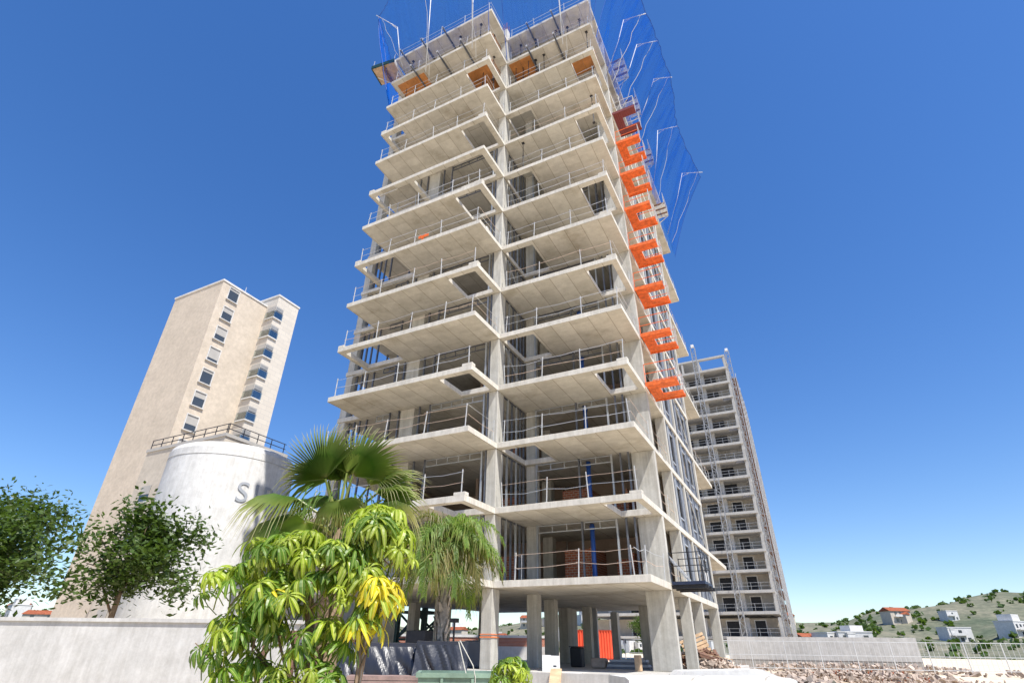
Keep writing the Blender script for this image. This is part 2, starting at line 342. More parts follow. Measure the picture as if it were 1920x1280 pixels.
for k in range(1, 15):
    rects = [(UL, 0, -D1, VB), (0, UW, 0, VB), (-10.6, UL, 0, 12)]
    if k % 2 == 0: rects.append((2.2, UW, VB, 23.8))
    o = plate(rects, HOLES[k], zk(k), zk(k)+TH).obj('slab', 'concrete', T); bevel(o, .012)
    # raised kerbs beside the corner openings
    if k in (2, 4, 6, 8, 10, 12):
        bx('kerb', 'concrete', T, -.55, -.003, -D1+.003, -D1+.3, zk(k)+TH, zk(k)+TH+.13)
        bx('kerb', 'concrete', T, UW-.5, UW-.003, .003, .3, zk(k)+TH, zk(k)+TH+.1)
    if k in (3, 5, 7, 9, 11): bx('kerb', 'concrete', T, UL+.003, UL+.38, -D1+.003, -D1+.3, zk(k)+TH, zk(k)+TH+.13)
bevel(bx('ground_slab', 'concrete_pale', T, -10.8, UW+.9, -.35, 18.5, .05, G0), .02)
bx('plinth', 'concrete_pale', T, UL-.6, -.1, -2.9, -.355, .02, G0-.16)
# columns: (u0,u1,v0,v1)
COLS = [(-.51, -.003, .003, .63), (.03, .56, 3.22, 3.7), (5.53, UW-.003, 3.32, 3.6), (6.12, UW-.003, 7.0, 7.3), (6.12, UW-.003, 10.3, 10.6), (6.1, UW-.003, 15.75, 16.1),
        (-6.02, -5.14, .06, .45), (-10.55, -10.05, .05, .6), (-.42, .14, 6.2, 6.7), (-.5, 0, 11.9, 12.3), (-8.7, -8.2, 6, 6.5), (-4.2, -3.6, 6.2, 6.7)]
HC = 3.0-TH
cm = {}
for c in COLS:
    cm[c] = MB().box(c[0], c[1], c[2], c[3], 0, HC).mesh('column', 'concrete_column')
    g = MB().box(c[0], c[1], c[2], c[3], G0, zk(1)).mesh('column', 'concrete_column')
    if c[0] == -6.02: continue
    bevel(link('column', g, T), .015)
    for k in range(1, 14):
        if k >= 12 and c[2] > 7: continue
        bevel(link('column', cm[c], T, (0, 0, zk(k)+TH)), .015)
    if c[0] == -.51: pass
for k in range(1, 14): bevel(link('column', cm[COLS[6]], T, (0, 0, zk(k)+TH)), .015)
for c in ((-7.6, -6.7, 1.6, 2.4), (-5.0, -4.45, 3.2, 3.9), (-3.3, -2.9, 5.2, 6.0), (-.45, 0, 17.2, 17.7), (-2.2, -1.6, 12.4, 14.0), (2.9, 3.9, 11.9, 12.2)):
    bevel(bx('column', 'concrete_column', T, *c, G0, zk(1)), .015)
# starter column with rebar on the roof
bx('column', 'concrete', T, -.45, -.05, .05, .5, zk(14)+TH, zk(14)+TH+1.5)
rb = MB()
for i in range(8):
    x = -.42+.34*(i % 4)/3; y = .1+.35*(i//4); rb.bar((x, y, zk(14)+TH+1.5), (x+random.uniform(-.03, .03), y, zk(14)+TH+2.5), .02)
rb.obj('rebar', 'rust', T)
# inner walls per storey
for k in range(1, 13):
    z0, z1 = zk(k)+TH, zk(k+1)
    mw = 'partition' if k < 9 else 'concrete'
    bx('inner_wall', mw, T, -8.1, -.6, 7.4, 7.55, z0, z1); bx('inner_wall', mw, T, .3, 6.05, 8.0, 8.15, z0, z1)
    bx('inner_wall', mw, T, -7.95, -7.8, 2.6, 7.39, z0, z1); bx('inner_wall', mw, T, -3.55, -3.4, 4.2, 7.39, z0, z1)
    bx('inner_wall', 'concrete', T, 5.7, 5.85, 3.61, 7.99, z0, z1) if k < 12 else None
    bx('inner_wall', 'concrete', T, 5.3, 5.5, 8.2, 15.7, z0, z1); bx('inner_wall', mw, T, -.597, .297, 7.7, 7.85, z0, z1)
for k in (1, 2, 3):
    z0 = zk(k)+TH
    bx('brick_partition', 'brick', T, 1.05, 2.35, 5.6, 5.72, z0, z0+1.9); bx('brick_partition', 'brick', T, 2.37, 2.49, 5.6, 7.9, z0, z0+2.0)
    bx('brick_partition', 'brick', T, 3.5, 5.2, 6.4, 6.52, z0, z0+1.45); bx('brick_partition', 'brick', T, 4.55, 4.67, 5.3, 6.38, z0, z0+1.6)
    bx('brick_partition', 'brick', T, -3.2, -1.4, 5.0, 5.12, z0, z0+1.7)
# stud framing (each stud one piece) up to the ninth storey
H3 = HC-.006
stud = {m: MB().box(-.04, .04, -.045, .045, 0, H3).mesh('stud', m) for m in ('stud', 'stud_light')}
wide = MB().box(-.06, .06, -.05, .05, 0, H3).mesh('stud', 'stud_light')
rs = random.Random(3)
for k in range(1, 10):
    z0 = zk(k)+TH+.003; z1 = zk(k+1)
    for v in (.72, 1.25, 1.75, 2.25, 2.7, 3.12): link('stud', stud['stud_light' if v in (1.25, 2.25) else 'stud'], T, (-.08, v, z0))
    for u in (.66, 2.95, 4.62, 5.06, 5.45): link('stud', stud['stud_light' if u in (.66, 4.62) else 'stud'], T, (u, 3.13, z0))
    for u in (-6.77, -6.15, -4.77, -4.1, -.8, -.58): link('stud', stud['stud' if u != -.8 else 'stud_light'], T, (u, .06, z0))
    if k < 9:
        for u in (-9.9, -9.5, -9.1, -8.6): link('stud', stud['stud'], T, (u, .3, z0))
        for v in (1.2, 2.2, 3.2, 4.2): link('stud', stud['stud'], T, (-10.4, v, z0))
    def header(u0, u1, v, name='window_header'):
        b = MB().bar((u0, v, z1-.05), (u1, v, z1-.05), .05).bar((u0, v, z1-.36), (u1, v, z1-.36), .05); n = max(2, int((u1-u0)/.6))
        for i in range(n+1): b.bar((u0+(u1-u0)*i/n, v, z1-.36), (u0+(u1-u0)*i/n, v, z1-.05), .04)
        b.obj(name, 'stud_light' if k < 4 else 'stud', T)
    header(.7, 2.91, 3.15); header(3.05, 4.57, 3.15); header(-4.05, -.85, .08)
    if k in (3, 4, 5, 6, 7): header(-7.7, -6.82, .08)
    # horizontal rail and bottom track of the recess frame
    MB().bar((-.08, .7, z1-.04), (-.08, 3.15, z1-.04), .06).bar((-.08, .7, z0+.04), (-.08, 3.15, z0+.04), .06).obj('track', 'stud', T)
    if k in (4, 6, 8): MB().bar((-.02, .75, z1-.2), (.06, 3.1, z0+.4), .07, .05).obj('brace', 'stud_light', T)
# side facade cladding between the second column and the rear corner
for k in range(1, 10):
    z0 = zk(k)+TH+.003; z1 = zk(k+1)-.003; u = UW-.1
    vs = [7.32, 7.75, 8.2, 9.1, 9.55, 10.28]; vs2 = [10.62, 11.2, 11.75, 12.7, 13.2, 13.6, 14.7, 15.2, 15.73]
    for vv in (vs, vs2):
        for i in range(len(vv)-1):
            a, b = vv[i], vv[i+1]
            win = (b-a) > .85
            if win:
                bx('cladding_panel', 'panel_grey', T, u-.05, u, a+.04, b-.04, z0, z0+.55); bx('cladding_panel', 'panel_grey', T, u-.05, u, a+.04, b-.04, z1-.45, z1)
                MB().bar((u+.02, a, z0+.57), (u+.02, b, z0+.57), .07).bar((u+.02, a, z1-.47), (u+.02, b, z1-.47), .07).obj('window_frame', 'galv', T)
            else: bx('cladding_panel', 'panel_pale' if i == 1 and vv is vs else 'panel_grey', T, u-.05, u, a+.04, b-.04, z0, z1)
        for i, a in enumerate(vv[1:-1]): link('stud', stud['stud_light'] if i % 2 else stud['stud'], T, (u+.01, a, z0))
    if k % 3: MB().bar((u+.06, 11.2, z1-.1), (u+.06, 15.3, z0+.15), .05).obj('brace', 'galv_white', T)
# blue drain pipes, one through each of the lower storeys
for k in range(1, 6):
    MB().tube([(3.25, 3.66, zk(k)+TH), (3.25, 3.66, zk(k+1)-.05)], .11, 12).tube([(3.25, 3.66, zk(k+1)-.32), (3.25, 3.66, zk(k+1)-.14)], .135, 12).obj('drain_pipe', 'pipe_blue', T, True)
    if k < 4: MB().tube([(-1.15, 1.6, zk(k)+TH), (-1.15, 1.6, zk(k+1)-.05)], .085, 12).obj('drain_pipe', 'pipe_blue', T, True)
# formwork still in place under the upper slabs
for k, us in ((13, ((-8.5, -6.0, -2.22, -.2), (-3.4, -.75, -.8, 2.6), (.1, 1.85, .15, 3.1), (4.1, 6.3, 1.9, 3.25))), (14, ((-2.2, -.7, -1.0, 2.5), (4.2, 6.2, 2.4, 5)))):
    for u0, u1, v0, v1 in us:
        n = max(1, round((u1-u0)/.9))
        for i in range(n): bx('formwork_panel', 'plywood', T, u0+(u1-u0)*i/n+.01, u0+(u1-u0)*(i+1)/n-.01, v0, v1, zk(k)-.05, zk(k)-.005)
for u0, u1 in ((-8.0, -3.6), (-3.4, -.7), (.7, 5.4)):
    n = round((u1-u0)/.6)
    for i in range(n): bx('formwork_panel', 'plywood', T, u0+(u1-u0)*i/n+.01, u0+(u1-u0)*(i+1)/n-.01, 5.2 if u0 > 0 else 3.4, 5.25 if u0 > 0 else 3.45, zk(12)+TH, zk(13)-.06)
for k, us in ((14, (-8.0, -6.0, -4.0, 1.9, 3.9)), (13, (-6.6, -4.2, -2.2, 1.9, 4.0))):
    for u in us:
        v = -D1 if u < 0 else 0
        bx('formwork_beam', 'stud', T, u, u+.1, v-.6, v+1.7, zk(k)-.12, zk(k)-.004)
        bx('beam_end', 'galv', T, u-.01, u+.11, v-.64, v-.602, zk(k)-.13, zk(k)+.02)
# hanging utility sockets in soffits and orange survey tape round the middle column
MB().box(-.53, .02, -.015, .65, 1.98, 2.03).box(-.53, .02, -.015, .65, 2.09, 2.12).obj('marker_tape', 'tape', T)

# ------------------------------------------------------------ guardrails
POST = MB().box(-.017, .017, -.017, .017, 0, 1.1).box(-.06, .06, -.05, .05, -.2, .02).mesh('post', 'galv_white')
def guardrail(label, pts, spacing=2.15, seed=0, loose=.06, mat='galv', skip=()):
    rnd = random.Random(seed); t = thing('guardrail', label, 'guardrail', pts[0], 0, 'temporary guardrails along the slab edges'); o0 = Vector(pts[0])
    for s in range(len(pts)-1):
        if s in skip: continue
        a, b = Vector(pts[s])-o0, Vector(pts[s+1])-o0; L = (b-a).length; n = max(1, round(L/spacing)); P = []
        for i in range(n+1):
            f = i/n; f = min(.985, max(.015, f+(rnd.uniform(-.05, .05) if 0 < i < n else 0))); p = a.lerp(b, f); P.append(p)
            if s and i == 0: continue
            q = link('post', POST, t, p); q.rotation_euler = (rnd.uniform(-.05, .05), rnd.uniform(-.05, .05), 0)
        for h in (1.0, .52):
            rl = MB(); w = .013 if rnd.random() < .6 else .017
            for i in range(n):
                p, q = P[i]+Vector((0, 0, h+rnd.uniform(-loose, loose))), P[i+1]+Vector((0, 0, h+rnd.uniform(-loose, loose)))
                md = (p+q)/2-Vector((0, 0, rnd.uniform(0, loose*1.4))); d = (q-p)*.04; rl.bar(p-d, md, w).bar(md, q+d, w)
            rl.obj('rail', mat if rnd.random() < .75 else 'rail_wood', t)
    return t
for k in range(1, 15):
    z = zk(k)+TH
    g = [(UL+.25, -D1+.08, z), (-.1, -D1+.08, z), (-.1, -.1, z)] if k not in (9,) else [(UL+.3, -.12, z), (-.6, -.12, z)]
    guardrail('thin metal guardrail on the left balcony of the %s slab up' % ORD[k], g, seed=k, loose=.05, skip=(1,) if k in (2, 4, 6, 8) else ())
    h = [(.25, .08, z), (UW-.1, .08, z), (UW-.1, 3.1, z)]
    if k == 1: h = [(.9, .9, z), (.9, .25, z), (UW-.6, .25, z), (UW-.25, .5, z), (UW-.12, 2.9, z)]
    guardrail('thin metal guardrail on the right balcony of the %s slab up' % ORD[k], h, seed=50+k, loose=.08 if k < 6 else .05, skip=(1,) if k in (2, 4, 7, 9) else ())
for k in range(1, 13):
    z = zk(k)+TH
    guardrail('short guardrail on the side edge of the %s slab between the corner columns' % ORD[k], [(UW-.08, 3.7, z), (UW-.08, 6.9, z)], 1.6, seed=90+k, loose=.06, mat='rail_wood' if k < 4 else 'galv')
for k in (4, 6, 8, 10, 12):
    z = zk(k)+TH
    guardrail('guardrail along the rear side balcony of the %s slab up' % ORD[k], [(UW-.08, VB+.3, z), (UW-.08, 23.7, z)], 1.9, seed=120+k)

# ------------------------------------------------------------ steel props
PM = MB().tube([(0, 0, 0), (0, 0, 1.45)], .035, 8).tube([(0, 0, 1.45), (0, 0, HC-.02)], .026, 8).box(-.09, .09, -.09, .09, 0, .012).box(-.09, .09, -.09, .09, HC-.02, HC-.006).tube([(0, 0, 1.4), (0, 0, 1.5)], .05, 8).mesh('steel_prop', 'prop_dark')
PL = [(13, -7.6, -1.9), (13, -5.3, -1.2), (13, -3.1, -1.9), (13, -1.2, -2.0), (13, -.7, -.8), (13, .8, .8), (13, 2.0, .9), (13, 3.7, 1.0), (13, 4.6, 1.1), (13, 5.6, 1.0), (13, 6.2, 2.0),
      (12, -8.0, -1.7), (12, -7.3, -1.4), (12, -6.0, -1.0), (12, -1.9, -.2), (12, -1.0, -.1), (12, -.6, -.9), (12, .5, .6), (12, 1.0, .8), (12, 1.6, .5), (12, 2.1, .7), (12, 2.8, .6),
      (12, 6.2, .4), (11, 6.2, 1.2), (11, -1.2, 1.0), (9, -1.4, .9), (10, 5.9, 1.2), (9, 5.7, 3.0), (8, 5.6, 3.1), (8, 5.2, 2.9), (9, 1.2, .4), (2, 6.3, 3.9)]
cnt = {}
for k, u, v in PL:
    key = (k, u < 0); cnt[key] = cnt.get(key, 0)+1
    n = sum(1 for a in PL if (a[0], a[1] < 0) == key)
    lab = 'dark telescopic steel prop standing on the %s slab up, %s bay' % (ORD[k], 'left' if u < 0 else 'right') if n == 1 else '%s dark steel prop from the left on the %s slab up, %s bay' % (ORD[cnt[key]], ORD[k], 'left' if u < 0 else 'right')
    p = link('steel_prop', PM, None, (u, v, zk(k)+TH+.003)); tag(p, lab, 'prop', 'steel props under the upper slabs'); p.scale.z = .995

# ------------------------------------------------------------ orange loading platforms
def platform(k, v0, mat, label):
    z = zk(k)+.30; u0 = UW+.06; t = thing('loading_platform', label, 'platform', (u0, v0, z), 0, 'loading platforms down the side of the tower')
    L = 2.05; A = 1.52; w = .56; d = .1
    for i in range(4): bx('deck_plank', mat, t, i*.14+.004, i*.14+.136, 0, L, -d, 0)
    for y0, y1 in ((0, .58), (L-.6, L)):
        for i in range(3):
            x0 = w+.006+(A-w)/3*i; bx('deck_plank', mat, t, x0, x0+(A-w)/3-.008, y0, y1, -d, 0)
        bx('edge_beam', mat, t, -.02, A+.02, y0-.035 if y0 == 0 else y1+.003, y0-.003 if y0 == 0 else y1+.035, -d-.05, .06)
        MB().bar((A-.01, y0+.05, 0), (A-.01, y0+.05, 1.1), .035).bar((A-.01, y1-.05, 0), (A-.01, y1-.05, 1.1), .035).bar((A-.01, y0+.05, 1.05), (A-.01, y1-.05, 1.05), .03).obj('end_rail', 'galv_white', t)
    for y in (.02, L-.02):
        MB().bar((0, y, 0), (0, y, 1.1), .03).bar((0, y, 1.08), (A, y, 1.08), .03).bar((0, y, .55), (A, y, .55), .025).obj('side_rail', mat if mat == 'orange_paint' else 'galv_white', t)
    return t
for k in range(4, 12):
    platform(k, 3.05 if k == 4 else 3.38, 'maroon_paint' if k == 11 else 'orange_paint', 'dark maroon U-shaped loading platform, topmost on the tower side' if k == 11 else 'orange U-shaped loading platform at the %s slab up on the tower side' % ORD[k])
# dark work platform at the lowest slab
def work_platform():
    t = thing('work_platform', 'dark steel work platform with railings sticking out of the lowest slab', 'platform', (UW+.05, 3.35, zk(1)+TH+.05))
    bx('deck', 'navy_steel', t, 0, 1.33, 0, 2.0, -.12, 0)
    for y in (.2, 1.0, 1.8): bx('joist', 'black_paint', t, -.3, 1.42, y-.05, y+.05, -.26, -.123)
    for x, y in ((0, .03), (.8, .03), (1.3, .03), (1.3, 1.0), (1.3, 1.97), (.8, 1.97), (0, 1.97)): MB().bar((x, y, 0), (x, y, 1.15), .035).obj('post', 'black_paint', t)
    for z in (.6, 1.12): MB().bar((0, .03, z), (1.3, .03, z), .03).bar((1.3, .03, z), (1.3, 1.97, z), .03).bar((0, 1.97, z), (1.3, 1.97, z), .03).obj('rail', 'black_paint', t)
    MB().bar((0, .05, 1.0), (.75, .05, .05), .05).bar((0, .12, .9), (.65, .12, .05), .05).obj('stay', 'galv', t)
    MB().tube([(1.22, 1.2, .0), (1.22, 1.2, .42)], .09, 10).obj('drum', 'box_white', t)
work_platform()
# timber landing box at the top left corner
def tray():
    t = thing('landing_tray', 'timber loading tray with green edge hanging off the top left corner', 'platform', (-9.9, -2.2, 42.3), R(8))
    bx('deck', 'timber', t, -1.0, 1.0, -.75, .75, 0, .08); bx('edge_board', 'crane_green', t, -1.05, 1.05, -.82, -.752, -.04, .32); bx('edge_board', 'crane_green', t, -1.07, -1.0, -.75, .75, -.04, .32)
    bx('edge_board', 'box_white', t, 1.002, 1.06, -.75, .75, -.04, .32); bx('joist', 'timber_dark', t, -.1, .1, -.7, 1.6, -.14, -.004)
    for x in (-.95, .95): MB().bar((x, -.7, 0), (x, -.7, 1.1), .04).obj('post', 'galv', t)
    MB().bar((.9, 0, -.1), (1.9, .6, -1.6), .05).bar((-.9, 0, -.1), (1.6, .8, -1.7), .05).obj('stay', 'galv', t)
tray()

# ------------------------------------------------------------ net poles and safety nets
def net_pole(label, base, bend, tip):
    b = Vector(base); t = thing('net_pole', label, 'pole', base, 0, 'gallows poles carrying the blue safety net'); d = Vector(bend)-b; e = Vector(tip)-b
    md = d*.55+Vector((.12, 0, 0)) if d.x > .3 else d*.5
    MB().tube([(0, 0, 0), md, d], .038, 8).obj('post', 'galv_white', t, True); MB().tube([d, e], .034, 8).obj('arm', 'galv_white', t, True)
    MB().tube([d*.93, d.lerp(e, .35)], .03, 6).obj('brace', 'galv_white', t)
    rp = MB(); prev = e
    for i in range(1, 8):
        f = i/7; p = e.lerp(d, .25).lerp(Vector((.25, .2, -1)), f)+Vector((.07*math.sin(i*2.3), .07*math.cos(i*1.9), 0)); rp.bar(prev if i > 1 else e.lerp(d, .25), p, .022); prev = p
    rp.obj('rope', 'rope', t)
PT = [((6.82, 3.0, 38.3), (8.35, 4.37, 46.0), (10.11, 4.68, 46.0), 'nearest the front corner'), ((6.82, 5.2, 38.0), (8.77, 6.85, 46.0), (10.46, 7.33, 46.0), 'second from the front corner'),
      ((6.9, 9.4, 38.2), (9.3, 10.59, 46.0), (10.79, 11.16, 46.0), 'third from the front corner'), ((6.9, 15.5, 37.4), (8.29, 16.23, 46.0), (10.13, 16.59, 46.0), 'fourth from the front corner'), ((6.9, 21.8, 37.6), (9.34, 22.82, 46.0), (11.32, 23.63, 46.0), 'farthest back')]
for b, c, e, w in PT: net_pole('white gallows pole of the blue net on the tower side, '+w, b, c, e)
net_pole('pale gallows pole leaning out at the far left corner of the roof', (-8.3, -2.75, 42.6), (-9.0, -3.0, 47.0), (-11.2, -3.6, 49.6))
for u, v, w in ((-5.3, -2.8, 'middle of the left bay'), (-1.3, -2.8, 'right end of the left bay'), (4.6, -.2, 'middle of the right bay'), (6.75, .1, 'front right corner')):
    net_pole('upright net pole rising out of the picture, '+w, (u, v, 38.6), (u+.1, v-.9, 48.5), (u+.2, v-2.6, 50))
def net(label, path_b, path_t, nu, nv, seed, sag=.5, mat='net_sheer'):
    b = MB(); rnd = random.Random(seed); P = {}
    def along(path, f):
        x = f*(len(path)-1); i = min(int(x), len(path)-2); return Vector(path[i]).lerp(Vector(path[i+1]), x-i)
    for i in range(nu+1):
        f = i/nu
        for j in range(nv+1):
            g = j/nv; p = along(path_b, f).lerp(along(path_t, f), g); s = math.sin(g*math.pi)*sag
            w = noise.noise(Vector((f*14, g*1.2, seed)))*.35*(.3+g)*(1-.75*g**3)+noise.noise(Vector((f*50, g*1.5, seed)))*.1
            n = (along(path_b, min(1, f+.01))-along(path_b, max(0, f-.01))); n = Vector((n.y, -n.x, 0)).normalized() if n.length > 0 else Vector((1, 0, 0))
            P[i, j] = p+n*(w-s*.4)-Vector((0, 0, s*.6*(1-abs(math.cos(f*math.pi*(len(path_t)-1))))))
    for i in range(nu):
        for j in range(nv):
            uv = [(x/nu, y/nv) for x, y in ((i, j), (i+1, j), (i+1, j+1), (i, j+1))]; b.quad(P[i, j], P[i+1, j], P[i+1, j+1], P[i, j+1], uv=uv)
    o = b.obj('safety_net', mat, None, True, True)
    MB().tube([P[i, nv] for i in range(nu+1)], .028, 5).obj('border_rope', 'pipe_blue', o)
    for i in (0, nu): MB().tube([P[i, j] for j in range(nv+1)], .025, 5).obj('border_rope', 'pipe_blue', o)
    return tag(o, label, 'net', 'blue safety nets round the top floors')
net('blue mesh safety net billowing along the right side of the top floors', [(7.0, -.2, 37.6), (7.0, 5.2, 37.6), (7.0, 10, 37.3), (7.0, 16, 36.9), (7.0, 23.9, 36.2)],
    [(9.6, .8, 47.5), (10.3, 6.0, 46.0), (10.7, 11.1, 45.9), (10.1, 16.5, 45.8), (11.0, 23.4, 45.2)], 90, 14, 1, .9, 'net_blue')
net('blue mesh safety net across the front of the left bay roof', [(-9.2, -2.75, 39.6), (-6, -2.75, 40.0), (-3, -2.75, 40.0), (0, -2.75, 39.9)],
    [(-11.0, -3.5, 49.4), (-7, -5.2, 50), (-3, -5.2, 50.2), (.2, -5.2, 50.2)], 60, 12, 2, .5)
net('blue mesh safety net across the front of the right bay roof', [(.1, -.15, 40.0), (3, -.15, 40.0), (6.9, -.15, 39.8)], [(.3, -2.6, 50.2), (3.4, -2.6, 50), (9.0, -1.8, 49.5)], 50, 12, 3, .5)
net('blue mesh safety net hanging round the left end of the top floors', [(-9.1, -2.72, 39.0), (-10.8, .3, 39.0), (-10.9, 8, 39)], [(-11.0, -3.5, 49.4), (-12.6, .3, 49.5), (-12.8, 8, 49.8)], 30, 12, 4, .5, 'net_blue')

# stacked grating walkways clamped on the side edge of the top slabs
for i, (v, k) in enumerate(((5.4, 14), (9.3, 14), (12.6, 13), (16.5, 12))):
    t = thing('edge_walkway', 'grey slatted formwork walkway clamped to the side of the top floors, %s from the front' % ORD[i+1], 'walkway', (UW+.05, v, zk(k)+.1), 0, 'slatted walkways on the side of the top floors')
    for j in range(9): bx('slat', 'timber_dark' if j % 3 == 0 else 'galv', t, 0, .95, j*.22, j*.22+.17, 0, .05)
    for y in (0, 1.9): MB().bar((.92, y, 0), (.92, y, 1.2), .045).bar((0, y, -.6), (.9, y, -.01), .05).obj('bracket', 'galv', t)
    for z in (.55, 1.1): MB().bar((.92, 0, z), (.92, 1.9, z), .035).obj('rail', 'galv', t)
# crumpled sheet on a balcony, orange barrier on another
def crumple(name, label, cat, loc, sz, mat, seed):
    b = MB(); n = 9; P = {}
    for i in range(n):
        for j in range(n):
            x, y = (i/(n-1)-.5)*sz[0], (j/(n-1)-.5)*sz[1]; P[i, j] = (x+noise.noise(Vector((i, j, seed)))*.12, y+noise.noise(Vector((i, j, seed+9)))*.12, sz[2]*max(0, 1-(2*x/sz[0])**2)*max(0, 1-(2*y/sz[1])**2)*(.7+.9*abs(noise.noise(Vector((i*.9, j*.9, seed+5))))) if 0 < i < n-1 and 0 < j < n-1 else 0)
    for i in range(n-1):
        for j in range(n-1): b.quad(P[i, j], P[i+1, j], P[i+1, j+1], P[i, j+1])
    o = b.obj(name, mat); o.location = loc; return tag(o, label, cat)
crumple('plastic_sheet', 'crumpled pale plastic sheet lying on a left balcony near the middle column', 'sheet', (-.55, -1.0, zk(7)+TH), (1.0, 1.5, .85), 'foil', 2)
t = thing('barrier', 'small orange folding barrier on a left balcony about halfway up', 'barrier', (-4.4, -2.2, zk(7)+TH)); MB().bar((0, 0, 0), (.45, 0, .8), .05).bar((.5, 0, 0), (.05, 0, .8), .05).obj('leg', 'orange_paint', t); MB().box(-.05, .65, -.02, .02, .55, .72).obj('board', 'orange_paint', t)

# ------------------------------------------------------------ second tower
def tower2():
    Y, XR, XL = 78., 7.05, -24.; t = thing('tower_block', 'more distant concrete tower block under construction, behind the main tower on the right', 'building')
    zs = [6.55+3*j for j in range(15)]
    for j, z in enumerate(zs): plate([(XL, XR, Y, Y+26)], [(XR-1.9, XR-.5, Y+.3, Y+1.5)] if j % 2 == 0 and 4 < j < 14 else [], z, z+.42).obj('slab', 'concrete_far', t)
    bx('slab', 'concrete_far', t, XL, XR, Y+.3, Y+26, 3.2, 3.55)
    c = MB().box(-.28, .28, 0, .6, 0, 2.58).mesh('column', 'concrete_far'); fin = MB().box(-.35, 0, -.0, 2.6, 0, 2.58).mesh('column', 'concrete_far')
    rail = MB(); 
    for x in (XL, XR-.2): pass
    for h in (.55, 1.05): rail.bar((XR-10.5, .1, h), (XR-.3, .1, h), .05)
    for i in range(8): rail.bar((XR-10.5+i*1.45, .1, 0), (XR-10.5+i*1.45, .1, 1.1), .06)
    rm = rail.mesh('guardrail', 'galv_dark')
    win = MB().box(-.95, .95, -.03, .03, 0, 2.15).mesh('window', 'black_paint'); frm = MB().box(-1.08, 1.08, -.06, -.035, 0, 2.3).mesh('window_frame', 'box_white')
    win1 = MB().box(-.75, .75, -.03, .03, 0, 2.2).mesh('window', 'black_paint'); frm1 = MB().box(-.9, .9, -.06, -.035, 0, 2.35).mesh('window_frame', 'box_white')
    for j, z in enumerate(zs[:-1]+[3.55-.42]):
        z0 = z+.42
        if z < 4: z0 = 3.55
        for x in (-20, -14.5, -9, -4.2, 2.2): link('column', c, t, (x, Y+1.2, z0))
        link('column', fin, t, (XR-.01, Y+.3, z0)); link('column', fin, t, (XR-.01, Y+9, z0)); link('column', fin, t, (XR-.01, Y+18, z0))
        glazed = z < 23  # lower floors: windows fitted and mostly beige rear walls
        bx('rear_wall', 'wall_beige' if glazed and j % 3 else 'concrete_far', t, XL+.5, XR-.4, Y+3.2, Y+3.5, z0, z0+2.58)
        bx('side_wall', 'concrete_far', t, XR-.5, XR-.35, Y+4, Y+24, z0, z0+2.58)
        if glazed:
            for x, ww, ff in ((-.2, win, frm), (3.9, win1, frm1), (-5.5, win, frm), (-11, win, frm), (-16, win1, frm1)):
                o = link('window', ww, t, (x, Y+3.13, z0+.02)); link('window_frame', ff, o, (0, .075, 0))
        else:
            for x in (-2.8, .4, 3.4, -8): bx('opening_shade_panel', 'black_paint' if (j+int(x*3)) % 3 else 'concrete_dark', t, x-1.05, x+1.05, Y+3.12, Y+3.19, z0+.01, z0+2.4)  # dark panels on the rear wall, coloured as the shade inside unglazed openings
        g = link('guardrail', rm, t, (0, Y, z0))
    z = zs[-1]+.42
    for x in (XR-.4, XR-5.2, XR-8.3, XR-14): bx('column', 'concrete_far', t, x, x+.35, Y+.1, Y+.6, z, z+2.2)
    bx('roof_beam', 'concrete_far', t, XR-15, XR, Y+.05, Y+.65, z+2.2, z+2.55); bx('roof_beam', 'concrete_far', t, XR-.6, XR, Y+.66, Y+9, z+2.2, z+2.55)
    bx('roof_slab', 'concrete_far', t, XR-14, XR-5.0, Y+.66, Y+9, z+2.22, z+2.5)
    bevel(bx('site_hoarding', 'concrete_pale', t, .5, 12, Y-2, Y-1.9, .8, 3.4), .01)
tower2()
def mast(label, x, y, z0, z1, w=.75):
    t = thing('hoist_mast', label, 'mast', (x, y, z0)); b = MB(); h = w/2; H = z1-z0
    MB().bar((-h, -h, 0), (-h, -h, H), .09).bar((h, -h, 0), (h, -h, H), .09).bar((-h, h, 0), (-h, h, H), .09).bar((h, h, 0), (h, h, H), .09).obj('chord', 'galv_dark', t)
    n = int(H/1.0)
    for i in range(n):
        z = i*1.0; s = 1 if i % 2 else -1
        b.bar((-h*s, -h, z), (h*s, -h, z+1), .06).bar((-h, -h, z), (h, -h, z), .06).bar((h, -h*s, z), (h, h*s, z+1), .06).bar((h, -h, z), (h, h, z), .06).bar((-h*s, h, z), (h*s, h, z+1), .06).bar((-h, h*s, z), (-h, -h*s, z+1), .06)
    b.obj('lattice', 'galv_dark', t); bx('cap', 'box_white', t, -.25, .25, -.25, .25, H, H+.5)
    tie = MB()
    for i in range(2, int(H/6)): tie.bar((0, h, i*6), (0, 2.4, i*6+.1), .08)
    tie.obj('wall_tie', 'galv_dark', t)
mast('slender steel lattice hoist mast in front of the distant tower', 1.75, 75.8, .5, 53.2)
mast('steel lattice hoist mast at the right corner of the distant tower', 7.6, 79.0, .5, 52.6, .7)
